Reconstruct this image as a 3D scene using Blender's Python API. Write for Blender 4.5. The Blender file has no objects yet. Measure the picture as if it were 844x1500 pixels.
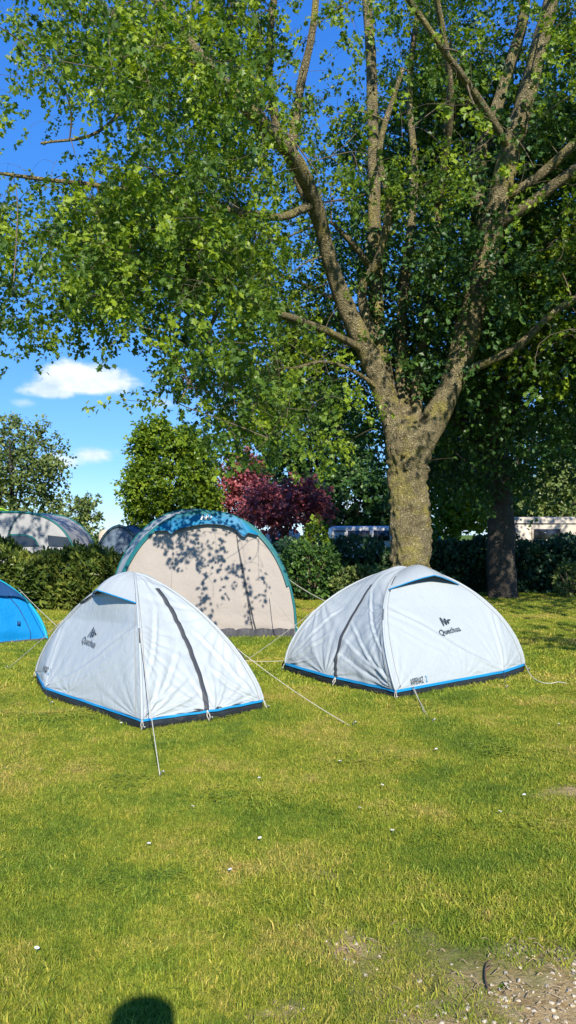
import bpy, math, random
import numpy as np
from mathutils import Vector, Matrix

R = math.radians
rng = np.random.default_rng(7)
random.seed(7)
C = bpy.context.scene.collection
sc = bpy.context.scene

# ------------------------------------------------------------------ camera model (photo 844 x 1500)
FPX = 1091.0
PITCH = math.atan(30 / FPX)
EYE = np.array([0.0, 0.0, 1.5])
cp, sp = math.cos(PITCH), math.sin(PITCH)

def ray(px, py):
    x = (px - 422) / FPX; y = -(py - 750) / FPX
    return np.array([x, cp - y * sp, sp + y * cp])

def at(px, py, Y):
    d = ray(px, py); return EYE + d * (Y / d[1])

def gnd(px, py, z=0.0):
    d = ray(px, py); return EYE + d * ((z - EYE[2]) / d[2])

def proj(P):
    P = np.asarray(P, float) - EYE
    f = P[..., 1] * cp + P[..., 2] * sp
    u = -P[..., 1] * sp + P[..., 2] * cp
    return 422 + FPX * P[..., 0] / f, 750 - FPX * u / f

# sun: travels forward and a little left
SUN_EL = R(32.5); SUN_AZ = R(170.0)            # compass azimuth of the sun, from +Y clockwise
TO_SUN = np.array([math.sin(SUN_AZ) * math.cos(SUN_EL), math.cos(SUN_AZ) * math.cos(SUN_EL), math.sin(SUN_EL)])

# ------------------------------------------------------------------ helpers
def tag(o, label=None, cat=None, group=None, kind=None):
    if label: o['label'] = label
    if cat: o['category'] = cat
    if group: o['group'] = group
    if kind: o['kind'] = kind
    return o

def empty(name, loc=(0, 0, 0), rz=0.0):
    o = bpy.data.objects.new(name, None); C.objects.link(o)
    o.location = loc; o.rotation_euler = (0, 0, rz); o.empty_display_size = 0.2
    return o

def link(name, me, mat=None, parent=None, world=True):
    o = bpy.data.objects.new(name, me); C.objects.link(o)
    if mat is not None and len(me.materials) == 0: me.materials.append(mat)
    if parent is not None:
        o.parent = parent
        if world:
            o.matrix_parent_inverse = Matrix.LocRotScale(parent.location, parent.rotation_euler, parent.scale).inverted() if parent.parent is None \
                else Matrix.Identity(4)
    return o

def mesh_from(V, F, smooth=True):
    """V (n,3), F list of arrays (m,k)"""
    me = bpy.data.meshes.new('m')
    V = np.asarray(V, np.float32).reshape(-1, 3)
    if not isinstance(F, list): F = [F]
    F = [np.asarray(f, np.int32) for f in F if len(f)]
    loops = np.concatenate([f.ravel() for f in F]); tot = np.concatenate([np.full(len(f), f.shape[1], np.int32) for f in F])
    start = np.concatenate([[0], np.cumsum(tot)[:-1]]).astype(np.int32)
    me.vertices.add(len(V)); me.vertices.foreach_set('co', V.ravel())
    me.loops.add(len(loops)); me.loops.foreach_set('vertex_index', loops)
    me.polygons.add(len(tot)); me.polygons.foreach_set('loop_start', start); me.polygons.foreach_set('loop_total', tot)
    me.polygons.foreach_set('use_smooth', np.full(len(tot), smooth))
    me.update(calc_edges=True)
    return me

class MB:
    """collects pieces (V, F) into one mesh"""
    def __init__(s): s.V = []; s.F = {}; s.n = 0
    def add(s, V, F):
        V = np.asarray(V, float).reshape(-1, 3)
        for f in (F if isinstance(F, list) else [F]):
            f = np.asarray(f, np.int64)
            if len(f): s.F.setdefault(f.shape[1], []).append(f + s.n)
        s.V.append(V); s.n += len(V); return s
    def mesh(s, smooth=True): return mesh_from(np.concatenate(s.V), [np.concatenate(v) for v in s.F.values()], smooth)
    def build(s, name, mat, parent=None, smooth=True, world=True): return link(name, s.mesh(smooth), mat, parent, world)

def tube(pts, rad, sides=8, caps=True):
    P = np.asarray(pts, float); n = len(P)
    r = np.full(n, rad, float) if np.isscalar(rad) else np.asarray(rad, float)
    T = np.gradient(P, axis=0); T /= np.linalg.norm(T, axis=1)[:, None] + 1e-12
    up = np.array([0, 0, 1.0]) if abs(T[0, 2]) < 0.9 else np.array([1.0, 0, 0])
    a = np.cross(up, T[0]); a /= np.linalg.norm(a)
    A = [a]
    for i in range(1, n):
        a = a - T[i] * a.dot(T[i]); a /= np.linalg.norm(a) + 1e-12; A.append(a)
    A = np.array(A); B = np.cross(T, A)
    th = np.arange(sides) / sides * 2 * np.pi
    V = P[:, None] + r[:, None, None] * (np.cos(th)[None, :, None] * A[:, None] + np.sin(th)[None, :, None] * B[:, None])
    V = V.reshape(-1, 3)
    i = np.arange(n - 1)[:, None] * sides; j = np.arange(sides)[None]; jn = (j + 1) % sides
    F = np.stack([i + j, i + jn, i + sides + jn, i + sides + j], -1).reshape(-1, 4)
    out = [F]
    if caps:
        out.append(np.array([np.arange(sides)[::-1]])); out.append(np.array([np.arange(sides) + (n - 1) * sides]))
    return V, out

def grid(P, close=False):
    """P (a,b,3) -> V,F"""
    a, b = P.shape[:2]
    i = np.arange(a - 1)[:, None] * b; j = np.arange(b - 1)[None]
    F = np.stack([i + j, i + j + 1, i + b + j + 1, i + b + j], -1).reshape(-1, 4)
    return P.reshape(-1, 3), F

def box(x0, x1, y0, y1, z0, z1):
    V = np.array([[x, y, z] for x in (x0, x1) for y in (y0, y1) for z in (z0, z1)], float)
    F = np.array([[0, 1, 3, 2], [4, 6, 7, 5], [0, 4, 5, 1], [2, 3, 7, 6], [0, 2, 6, 4], [1, 5, 7, 3]])
    return V, F

def catmull(P, m):
    P = np.asarray(P, float); n = len(P)
    Q = np.vstack([2 * P[0] - P[1], P, 2 * P[-1] - P[-2]])
    out = []
    for i in range(n - 1):
        t = np.linspace(0, 1, m, endpoint=False)[:, None]
        a, b, c, d = Q[i], Q[i + 1], Q[i + 2], Q[i + 3]
        out.append(0.5 * (2 * b + (c - a) * t + (2 * a - 5 * b + 4 * c - d) * t ** 2 + (3 * b - a - 3 * c + d) * t ** 3))
    out.append(P[-1:])
    return np.concatenate(out)

_w = np.random.default_rng(3)
_K = _w.normal(size=(40, 3)); _PH = _w.uniform(0, 6.28, 40)
def snoise(P, scale, seed=0, n=12):
    """cheap smooth noise, about -1..1"""
    P = np.asarray(P, float) / scale
    g = np.random.default_rng(seed + 11)
    K = g.normal(size=(n, P.shape[-1])) * 2.2; ph = g.uniform(0, 6.28, n)
    return np.sin(P @ K.T + ph).sum(-1) / math.sqrt(n) / 1.1

# ------------------------------------------------------------------ materials
def new_mat(name):
    m = bpy.data.materials.new(name); m.use_nodes = True
    nt = m.node_tree; nt.nodes.clear()
    out = nt.nodes.new('ShaderNodeOutputMaterial')
    return m, nt, out
def N(nt, t, **kw):
    n = nt.nodes.new(t)
    for k, v in kw.items():
        if k in n.inputs: n.inputs[k].default_value = v
        else: setattr(n, k, v)
    return n
def noise(nt, vec, scale, detail=4, rough=0.55, dist=0.0):
    n = N(nt, 'ShaderNodeTexNoise'); n.inputs['Scale'].default_value = scale; n.inputs['Detail'].default_value = detail
    n.inputs['Roughness'].default_value = rough; n.inputs['Distortion'].default_value = dist
    nt.links.new(vec, n.inputs['Vector']); return n.outputs['Fac']
def ramp(nt, fac, stops):
    r = nt.nodes.new('ShaderNodeValToRGB'); cr = r.color_ramp
    while len(cr.elements) > 1: cr.elements.remove(cr.elements[-1])
    cr.elements[0].position = stops[0][0]; cr.elements[0].color = (*stops[0][1], 1) if len(stops[0][1]) == 3 else stops[0][1]
    for p, c in stops[1:]:
        e = cr.elements.new(p); e.color = (*c, 1)
    nt.links.new(fac, r.inputs['Fac']); return r.outputs['Color']
def mixc(nt, fac, a, b, mode='MIX'):
    m = nt.nodes.new('ShaderNodeMix'); m.data_type = 'RGBA'; m.blend_type = mode
    for sock, v in ((m.inputs[0], fac), (m.inputs[6], a), (m.inputs[7], b)):
        if hasattr(v, 'is_output') or isinstance(v, bpy.types.NodeSocket): nt.links.new(v, sock)
        elif isinstance(v, (int, float)): sock.default_value = v
        else: sock.default_value = (*v, 1)
    return m.outputs[2]
def mathn(nt, op, a, b=0.0, c=None):
    m = nt.nodes.new('ShaderNodeMath'); m.operation = op
    for i, v in enumerate((a, b) if c is None else (a, b, c)):
        if isinstance(v, bpy.types.NodeSocket): nt.links.new(v, m.inputs[i])
        else: m.inputs[i].default_value = v
    return m.outputs[0]
def maprange(nt, v, a, b, c=0.0, d=1.0):
    m = nt.nodes.new('ShaderNodeMapRange'); nt.links.new(v, m.inputs[0])
    for i, x in enumerate((a, b, c, d)): m.inputs[i + 1].default_value = x
    return m.outputs[0]
def pos(nt, obj=False):
    if obj: return nt.nodes.new('ShaderNodeTexCoord').outputs['Object']
    return nt.nodes.new('ShaderNodeNewGeometry').outputs['Position']
def bump(nt, h, strength, dist):
    b = nt.nodes.new('ShaderNodeBump'); b.inputs['Strength'].default_value = strength; b.inputs['Distance'].default_value = dist
    nt.links.new(h, b.inputs['Height']); return b.outputs['Normal']
def scaled(nt, vec, s):
    m = nt.nodes.new('ShaderNodeMapping'); m.inputs['Scale'].default_value = s
    nt.links.new(vec, m.inputs['Vector']); return m.outputs[0]

def mat_simple(name, col, rough=0.5, spec=0.4, metal=0.0, vary=0.12, scale=6.0, bumpd=0.0, bscale=60):
    m, nt, out = new_mat(name)
    b = N(nt, 'ShaderNodeBsdfPrincipled'); p = pos(nt)
    c = mixc(nt, noise(nt, p, scale), [x * (1 - vary) for x in col], [min(1, x * (1 + vary)) for x in col])
    nt.links.new(c, b.inputs['Base Color'])
    b.inputs['Roughness'].default_value = rough; b.inputs['Metallic'].default_value = metal
    b.inputs['Specular IOR Level'].default_value = spec
    if bumpd: nt.links.new(bump(nt, noise(nt, p, bscale), 1.0, bumpd), b.inputs['Normal'])
    nt.links.new(b.outputs[0], out.inputs[0]); return m

def mat_fabric(name, col, rough=0.5, trans=0.2, vary=0.04, wr=0.004, wscale=14.0, sheen=0.0, spec=0.35, tcol=None, stain=0.0):
    m, nt, out = new_mat(name)
    b = N(nt, 'ShaderNodeBsdfPrincipled'); p = pos(nt)
    c = mixc(nt, noise(nt, p, 2.5, 5), [x * (1 - vary) for x in col], [min(1, x * (1 + vary)) for x in col])
    if stain:
        c = mixc(nt, maprange(nt, noise(nt, p, 5.0, 6, 0.65), 0.52, 0.75, 0, stain), c, (0.42, 0.36, 0.27))
    nt.links.new(c, b.inputs['Base Color'])
    b.inputs['Roughness'].default_value = rough; b.inputs['Specular IOR Level'].default_value = spec
    h = mathn(nt, 'ADD', noise(nt, p, wscale, 3, 0.6, 1.2), mathn(nt, 'MULTIPLY', noise(nt, scaled(nt, p, (1, 1, 0.35)), wscale * 3.2, 2, 0.5, 0.6), 0.35))
    nrm = bump(nt, h, 1.0, wr); nt.links.new(nrm, b.inputs['Normal'])
    t = N(nt, 'ShaderNodeBsdfTranslucent'); nt.links.new(c, t.inputs['Color']); nt.links.new(nrm, t.inputs['Normal'])
    mx = N(nt, 'ShaderNodeMixShader'); mx.inputs[0].default_value = trans
    nt.links.new(b.outputs[0], mx.inputs[1]); nt.links.new(t.outputs[0], mx.inputs[2])
    nt.links.new(mx.outputs[0], out.inputs[0]); return m

def mat_leaf(name, dark, mid, light, trans=0.38, rough=0.42, clump=0.7, spec=0.4):
    m, nt, out = new_mat(name)
    b = N(nt, 'ShaderNodeBsdfPrincipled')
    at_ = N(nt, 'ShaderNodeAttribute'); at_.attribute_name = 'tint'
    p = pos(nt)
    f = mathn(nt, 'ADD', mathn(nt, 'MULTIPLY', at_.outputs['Fac'], 0.65), mathn(nt, 'MULTIPLY', noise(nt, p, clump, 2), 0.45))
    c = ramp(nt, f, [(0.2, dark), (0.52, mid), (0.88, light)])
    nt.links.new(c, b.inputs['Base Color']); b.inputs['Roughness'].default_value = rough
    b.inputs['Specular IOR Level'].default_value = spec
    t = N(nt, 'ShaderNodeBsdfTranslucent')
    tc = mixc(nt, 1.0, c, (1.25, 1.2, 0.55), 'MULTIPLY')
    nt.links.new(tc, t.inputs['Color'])
    mx = N(nt, 'ShaderNodeMixShader'); mx.inputs[0].default_value = trans
    nt.links.new(b.outputs[0], mx.inputs[1]); nt.links.new(t.outputs[0], mx.inputs[2])
    nt.links.new(mx.outputs[0], out.inputs[0]); return m

def mat_bark(name, c0, c1, c2, moss=None, mossamt=0.5):
    m, nt, out = new_mat(name)
    b = N(nt, 'ShaderNodeBsdfPrincipled'); p = pos(nt)
    v = N(nt, 'ShaderNodeTexVoronoi'); v.feature = 'DISTANCE_TO_EDGE'; v.inputs['Scale'].default_value = 30
    warp = nt.nodes.new('ShaderNodeVectorMath'); warp.operation = 'ADD'
    nn = N(nt, 'ShaderNodeTexNoise'); nn.inputs['Scale'].default_value = 7; nt.links.new(p, nn.inputs['Vector'])
    sub = nt.nodes.new('ShaderNodeVectorMath'); sub.operation = 'SCALE'; sub.inputs['Scale'].default_value = 0.22
    nt.links.new(nn.outputs['Color'], sub.inputs[0])
    nt.links.new(scaled(nt, p, (1, 1, 0.5)), warp.inputs[0]); nt.links.new(sub.outputs[0], warp.inputs[1])
    nt.links.new(warp.outputs[0], v.inputs['Vector'])
    crack = maprange(nt, v.outputs['Distance'], 0.0, 0.45)
    n2 = noise(nt, p, 30, 6, 0.7)
    c = ramp(nt, mathn(nt, 'ADD', mathn(nt, 'MULTIPLY', crack, 0.22), mathn(nt, 'ADD', mathn(nt, 'MULTIPLY', n2, 0.5), mathn(nt, 'MULTIPLY', noise(nt, p, 5, 5, 0.7), 0.35))), [(0.3, c0), (0.5, c1), (0.68, c2)])
    if moss:
        mf = maprange(nt, noise(nt, p, 2.2, 6, 0.7), 0.5, 0.64, 0, mossamt)
        c = mixc(nt, mf, c, moss)
    nt.links.new(c, b.inputs['Base Color']); b.inputs['Roughness'].default_value = 0.9; b.inputs['Specular IOR Level'].default_value = 0.2
    h = mathn(nt, 'ADD', mathn(nt, 'MULTIPLY', crack, 0.5), n2)
    nt.links.new(bump(nt, h, 1.0, 0.07), b.inputs['Normal'])
    nt.links.new(b.outputs[0], out.inputs[0]); return m

M = {}
M['fly'] = mat_fabric('fly_silver_white', (0.43, 0.475, 0.48), 0.5, 0.10, 0.03, 0.006, 9)
M['fly_hood'] = mat_fabric('hood_silver_white', (0.40, 0.44, 0.445), 0.5, 0.10, 0.03, 0.004, 9)
M['mesh_vent'] = mat_fabric('vent_mesh', (0.12, 0.15, 0.17), 0.7, 0.1)
M['tub'] = mat_fabric('groundsheet', (0.018, 0.022, 0.026), 0.55, 0.0, 0.2, 0.01, 16)
M['trim_blue'] = mat_simple('blue_trim', (0.01, 0.24, 0.50), 0.5)
M['zip_band'] = mat_simple('zip_band', (0.045, 0.05, 0.058), 0.6, bumpd=0.002, bscale=200)
M['ink'] = mat_simple('print_ink', (0.03, 0.035, 0.04), 0.6)
M['ink_blue'] = mat_simple('print_blue', (0.03, 0.25, 0.45), 0.6)
M['cord'] = mat_simple('cord', (0.50, 0.47, 0.38), 0.8, vary=0.25, scale=60)
M['cord_grey'] = mat_simple('cord_dark', (0.05, 0.05, 0.055), 0.7)
M['peg'] = mat_simple('peg_steel', (0.45, 0.45, 0.45), 0.35, metal=0.9)
M['beige'] = mat_fabric('beige_canvas', (0.365, 0.325, 0.285), 0.75, 0.06, 0.07, 0.010, 6, stain=0.25)
M['grey_side'] = mat_fabric('grey_canvas', (0.42, 0.47, 0.48), 0.7, 0.15, 0.06, 0.008, 6)
M['teal'] = mat_fabric('teal_sleeve', (0.008, 0.13, 0.14), 0.55, 0.05)
M['hood_blue'] = mat_fabric('blue_hood', (0.006, 0.19, 0.36), 0.5, 0.1, 0.1, 0.006, 10)
M['seam'] = mat_simple('seam_tape', (0.25, 0.24, 0.23), 0.7)
M['skirt'] = mat_fabric('mud_skirt', (0.06, 0.06, 0.065), 0.6, 0.0, 0.2, 0.012, 14)
M['cyan'] = mat_fabric('cyan_fabric', (0.004, 0.25, 0.62), 0.5, 0.15, 0.08, 0.008, 7)
M['navy'] = mat_fabric('navy_fabric', (0.015, 0.07, 0.20), 0.5, 0.1, 0.1, 0.008, 7)
M['cyan_rib'] = mat_fabric('cyan_rib', (0.01, 0.36, 0.48), 0.5, 0.0)
M['lime'] = mat_fabric('lime_fabric', (0.35, 0.62, 0.03), 0.6, 0.3)
M['awning'] = mat_fabric('awning_grey', (0.42, 0.42, 0.41), 0.6, 0.2, 0.05, 0.01, 4)
M['awning_blue'] = mat_fabric('awning_blue_grey', (0.17, 0.24, 0.31), 0.6, 0.3, 0.05, 0.01, 4)
M['dark_rib'] = mat_simple('dark_rib', (0.02, 0.06, 0.08), 0.5)
M['window'] = mat_simple('tinted_window', (0.03, 0.035, 0.04), 0.12, 0.6)
M['white'] = mat_simple('white_gelcoat', (0.78, 0.77, 0.74), 0.4, 0.5)
M['cream'] = mat_simple('cream_panel', (0.5, 0.43, 0.34), 0.45, 0.4)
M['turq'] = mat_simple('turquoise_paint', (0.01, 0.42, 0.50), 0.4)
M['rubber'] = mat_simple('rubber', (0.02, 0.02, 0.02), 0.8)
M['grey_trim'] = mat_simple('grey_trim', (0.12, 0.12, 0.13), 0.5)

# ------------------------------------------------------------------ world, sun, camera
w = bpy.data.worlds.new("World"); sc.world = w; w.use_nodes = True
nt = w.node_tree; nt.nodes.clear()
wo = nt.nodes.new('ShaderNodeOutputWorld'); bg = nt.nodes.new('ShaderNodeBackground')
sky = nt.nodes.new('ShaderNodeTexSky'); sky.sky_type = 'NISHITA'; sky.sun_disc = False
sky.sun_elevation = SUN_EL; sky.sun_rotation = SUN_AZ; sky.air_density = 0.85; sky.dust_density = 0.0; sky.ozone_density = 2.5
hs = nt.nodes.new('ShaderNodeHueSaturation'); hs.inputs['Saturation'].default_value = 1.22; hs.inputs['Value'].default_value = 1.0
nt.links.new(sky.outputs[0], hs.inputs['Color'])
tc = nt.nodes.new('ShaderNodeTexCoord'); gen = tc.outputs['Generated']
sep = nt.nodes.new('ShaderNodeSeparateXYZ'); nt.links.new(gen, sep.inputs[0])
X, Yv, Z = sep.outputs
az = mathn(nt, 'ARCTAN2', X, Yv)
el = mathn(nt, 'ARCSINE', Z)
n1 = noise(nt, scaled(nt, gen, (1, 1, 1.5)), 18.0, 8, 0.6, 0.2); n2 = noise(nt, scaled(nt, gen, (1, 1, 2.2)), 60.0, 5, 0.6)
def cloud(px, py, sx, sy, soft, dens, flat=1.0, nz=0.55):
    d = ray(px, py); d = d / np.linalg.norm(d)
    a0 = math.atan2(d[0], d[1]); e0 = math.asin(d[2])
    u = mathn(nt, 'DIVIDE', mathn(nt, 'SUBTRACT', az, a0), sx / FPX)
    v0 = mathn(nt, 'DIVIDE', mathn(nt, 'SUBTRACT', el, e0), sy / FPX)
    if flat != 1.0:
        v0 = mathn(nt, 'MAXIMUM', v0, mathn(nt, 'MULTIPLY', v0, -flat))
    r2 = mathn(nt, 'SQRT', mathn(nt, 'ADD', mathn(nt, 'MULTIPLY', u, u), mathn(nt, 'MULTIPLY', v0, v0)))
    q = mathn(nt, 'ADD', mathn(nt, 'SUBTRACT', 1.0, r2), mathn(nt, 'MULTIPLY', mathn(nt, 'SUBTRACT', n1, 0.5), nz * 2.6))
    q = mathn(nt, 'ADD', q, mathn(nt, 'MULTIPLY', mathn(nt, 'SUBTRACT', n2, 0.5), nz * 0.9))
    m = nt.nodes.new('ShaderNodeMapRange'); m.interpolation_type = 'SMOOTHSTEP'; nt.links.new(q, m.inputs[0])
    m.inputs[1].default_value = 0.0; m.inputs[2].default_value = soft; m.inputs[3].default_value = 0; m.inputs[4].default_value = dens
    return m.outputs[0]
cl = [cloud(122, 560, 82, 34, 0.42, 0.96, 1.7, 0.32), cloud(75, 572, 46, 20, 0.5, 0.8, 1.4, 0.4), cloud(92, 676, 38, 13, 0.9, 0.75), cloud(136, 666, 36, 15, 0.8, 0.85),
      cloud(235, 590, 26, 10, 0.9, 0.6), cloud(35, 590, 22, 7, 1.1, 0.35), cloud(150, 755, 60, 12, 1.4, 0.12), cloud(520, 745, 160, 26, 1.2, 0.75)]
tot = cl[0]
for c_ in cl[1:]: tot = mathn(nt, 'MAXIMUM', tot, c_)
shade = ramp(nt, n1, [(0.35, (2.8, 3.3, 4.2)), (0.62, (4.3, 4.5, 4.8))])
skyn = mixc(nt, 1.0, hs.outputs[0], (0.62, 0.78, 1.0), 'MULTIPLY')
band = ramp(nt, maprange(nt, el, 0.0, R(40)), [(0.0, (1.7, 2.6, 3.9)), (0.14, (0.85, 2.0, 3.9)), (0.4, (0.36, 1.45, 3.8)), (1.0, (0.12, 0.80, 3.3))])
skyc = mixc(nt, 0.72, skyn, band)
full = mixc(nt, tot, skyc, shade)
nt.links.new(full, bg.inputs['Color']); bg.inputs['Strength'].default_value = 0.135
nt.links.new(bg.outputs[0], wo.inputs['Surface'])

sun = bpy.data.lights.new('sun', 'SUN'); sun.energy = 3.65; sun.angle = R(0.53); sun.color = (1.0, 0.93, 0.82)
so = bpy.data.objects.new('sun', sun); C.objects.link(so)
so.rotation_euler = Vector(-TO_SUN).to_track_quat('-Z', 'Y').to_euler(); so.location = (3, -10, 12)

cam = bpy.data.cameras.new('camera'); co = bpy.data.objects.new('camera', cam); C.objects.link(co)
cam.sensor_fit = 'VERTICAL'; cam.sensor_height = 24; cam.lens = 24 * FPX / 1500
co.location = EYE; co.rotation_euler = (R(90) + PITCH, 0, 0); cam.clip_start = 0.03; cam.clip_end = 2000
sc.camera = co
sc.view_settings.view_transform = 'Standard'; sc.view_settings.look = 'None'; sc.view_settings.gamma = 1; sc.view_settings.exposure = 0.98
sc.cycles.max_bounces = 8; sc.cycles.transmission_bounces = 6; sc.cycles.diffuse_bounces = 4; sc.cycles.transparent_max_bounces = 6

# ------------------------------------------------------------------ lawn
def ground_z(x, y):
    t = np.clip((y - 20) / 12, 0, 1); return -0.7 * t * t * (3 - 2 * t)
xs = np.concatenate([[-300, -120, -60], np.linspace(-30, 30, 61), [60, 120, 300]]); ys = np.concatenate([[-300, -100, -40], np.linspace(-16, 44, 61), [80, 150, 300, 600]])
XX, YY = np.meshgrid(xs, ys); P = np.stack([XX, YY, ground_z(XX, YY)], -1)
V, F = grid(P)
m, nt, out = new_mat('lawn_soil')
p = pos(nt); b = N(nt, 'ShaderNodeBsdfPrincipled')
c = ramp(nt, noise(nt, p, 1.3, 6, 0.65), [(0.3, (0.07, 0.12, 0.015)), (0.55, (0.13, 0.19, 0.02)), (0.75, (0.22, 0.22, 0.04))])
fine = ramp(nt, noise(nt, p, 45, 4, 0.7), [(0.3, (0.5, 0.55, 0.5)), (0.7, (1.15, 1.15, 1.0))])
c = mixc(nt, 1.0, c, fine, 'MULTIPLY')
at_ = N(nt, 'ShaderNodeAttribute'); at_.attribute_name = 'bare'
soil = ramp(nt, noise(nt, p, 16, 8, 0.72), [(0.3, (0.24, 0.15, 0.06)), (0.5, (0.46, 0.33, 0.15)), (0.72, (0.60, 0.47, 0.27))])
nt.links.new(mixc(nt, at_.outputs['Fac'], c, soil), b.inputs['Base Color'])
b.inputs['Roughness'].default_value = 0.95; b.inputs['Specular IOR Level'].default_value = 0.1
nt.links.new(bump(nt, noise(nt, p, 40, 6, 0.7), 1.0, 0.02), b.inputs['Normal']); nt.links.new(b.outputs[0], out.inputs[0])
M['lawn'] = m
# finer patch is part of the same sheet: use a nested grid near the camera
g = grid(P)
lawn = link('lawn', mesh_from(V, F, False), M['lawn']); tag(lawn, 'short green lawn of the campsite pitch', kind='structure')

def bare_amount(x, y):
    """how bare the ground is (worn corner bottom right and a few worn spots)"""
    P2 = np.stack([x, y], -1)
    nz = snoise(P2, 0.45, 5) * 0.20 + snoise(P2, 0.12, 6) * 0.20
    def blob(px, py, rx, ry):
        q = gnd(px, py); return 1.0 - np.sqrt(((x - q[0]) / rx) ** 2 + ((y - q[1]) / ry) ** 2)
    c = gnd(850, 1520)
    d = 1.0 - np.sqrt(((x - c[0]) / 0.90) ** 2 + ((y - c[1]) / 0.78) ** 2)
    b = np.maximum(d, blob(515, 1392, 0.20, 0.14)); b = np.maximum(b, blob(860, 1165, 0.5, 0.22) - 0.12)
    b = np.maximum(b, blob(385, 1490, 0.28, 0.08) - 0.05); b = np.maximum(b, blob(470, 1288, 0.16, 0.1) - 0.3)
    return np.clip((b + nz) * 1.15, 0, 1)
# worn soil sheet laid over the lawn where the turf is thin
gx = np.linspace(-0.6, 5.2, 150); gy = np.linspace(1.2, 5.2, 130)
GX, GY = np.meshgrid(gx, gy); BA = bare_amount(GX, GY)
V, F = grid(np.stack([GX, GY, 0.004 + 0.004 * BA + 0.004 * snoise(np.stack([GX, GY], -1), 0.12, 9) * BA], -1))
me = mesh_from(V, F); a = me.attributes.new('bare', 'FLOAT', 'POINT'); a.data.foreach_set('value', BA.ravel().astype(np.float32))
tag(link('worn_ground', me, M['lawn']), 'worn ground with bare sandy soil in the lawn', kind='structure')

# grass: patches of real blades instanced over the lawn
m, nt, out = new_mat('grass_blades')
p = pos(nt); b = N(nt, 'ShaderNodeBsdfPrincipled')
at_ = N(nt, 'ShaderNodeAttribute'); at_.attribute_name = 'tint'
big = noise(nt, p, 1.4, 6, 0.68); med = noise(nt, p, 9, 4, 0.65)
f = mathn(nt, 'ADD', mathn(nt, 'ADD', mathn(nt, 'MULTIPLY', big, 0.65), mathn(nt, 'MULTIPLY', med, 0.30)), mathn(nt, 'MULTIPLY', mathn(nt, 'SUBTRACT', noise(nt, p, 0.55, 3, 0.6), 0.33), 0.55))
c = ramp(nt, f, [(0.36, (0.12, 0.20, 0.026)), (0.48, (0.215, 0.305, 0.032)), (0.58, (0.34, 0.385, 0.042)), (0.73, (0.52, 0.44, 0.11))])
c = mixc(nt, 1.0, c, ramp(nt, at_.outputs['Fac'], [(0.0, (0.6, 0.68, 0.7)), (0.6, (1.05, 1.05, 1.0)), (0.82, (1.3, 1.2, 1.1)), (0.92, (1.8, 1.4, 2.0))]), 'MULTIPLY')
nt.links.new(c, b.inputs['Base Color']); b.inputs['Roughness'].default_value = 0.55; b.inputs['Specular IOR Level'].default_value = 0.25
t = N(nt, 'ShaderNodeBsdfTranslucent'); nt.links.new(c, t.inputs['Color'])
mx = N(nt, 'ShaderNodeMixShader'); mx.inputs[0].default_value = 0.35
nt.links.new(b.outputs[0], mx.inputs[1]); nt.links.new(t.outputs[0], mx.inputs[2]); nt.links.new(mx.outputs[0], out.inputs[0])
M['grass'] = m

def grass_patch(n, rad, h0, h1, wid, seed):
    g = np.random.default_rng(seed)
    r = rad * np.sqrt(g.uniform(0, 1, n)) * g.uniform(0.75, 1.1, n); a = g.uniform(0, 6.283, n)
    B = np.stack([r * np.cos(a), r * np.sin(a), np.full(n, -0.003)], -1)
    # tufts lean together
    lean = g.uniform(0, 6.283, 9); ti = g.integers(0, 9, n)
    la = lean[ti] + g.normal(0, 0.9, n); lm = np.abs(g.normal(0.8, 0.5, n))
    h = g.uniform(h0, h1, n) * np.where(g.uniform(size=n) < 0.05, 1.5, 1)
    D = np.stack([np.cos(la), np.sin(la), np.zeros(n)], -1)
    fa = g.uniform(0, 6.283, n); S = np.stack([np.cos(fa), np.sin(fa), np.zeros(n)], -1) * (wid * g.uniform(0.6, 1.3, n))[:, None]
    up = np.array([0, 0, 1.0])
    mid = B + up * (h * 0.6)[:, None] + D * (h * lm * 0.3)[:, None]
    tip = B + up * (h * (1 - 0.25 * lm))[:, None] + D * (h * lm)[:, None]
    V = np.stack([B - S * .5, B + S * .5, mid + S * .42, mid - S * .42, tip], 1).reshape(-1, 3)
    k = np.arange(n)[:, None] * 5
    me = mesh_from(V, [k + np.array([[0, 1, 2, 3]]), k + np.array([[3, 2, 4]])], False)
    at = me.attributes.new('tint', 'FLOAT', 'POINT'); at.data.foreach_set('value', np.repeat(g.uniform(0, 1, n), 5).astype(np.float32))
    me.materials.append(M['grass'])
    return bpy.data.objects.new('grass_patch', me)
def clover_patch(n, rad, seed):
    g = np.random.default_rng(seed); mb = MB(); ti = []
    for _ in range(n):
        r = rad * math.sqrt(g.uniform()); a = g.uniform(0, 6.28); z = g.uniform(.012, .03); c = np.array([r * math.cos(a), r * math.sin(a), z]); s = g.uniform(.006, .011); ph = g.uniform(0, 6.28); t = g.uniform(.1, .8)
        for k in range(3):
            b = ph + k * 2.094; u = np.array([math.cos(b), math.sin(b), .15]); v = np.array([-math.sin(b), math.cos(b), 0])
            mb.add([c, c + s * (u * .6 + v * .45), c + s * (u * 1.1 + v * .3), c + s * u, c + s * (u * 1.1 - v * .3), c + s * (u * .6 - v * .45)], [np.array([[0, 1, 2, 3, 4, 5]])]); ti += [t] * 6
    me = mb.mesh(False); at = me.attributes.new('tint', 'FLOAT', 'POINT'); at.data.foreach_set('value', np.array(ti, np.float32)); me.materials.append(M['grass'])
    return bpy.data.objects.new('clover_patch', me)
protos = [grass_patch(620, 0.15, 0.013, 0.036, 0.0034, 100 + i) for i in range(5)] + [grass_patch(270, 0.22, 0.018, 0.042, 0.008, 200 + i) for i in range(4)] + [clover_patch(70, 0.13, 300 + i) for i in range(2)]

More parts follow.
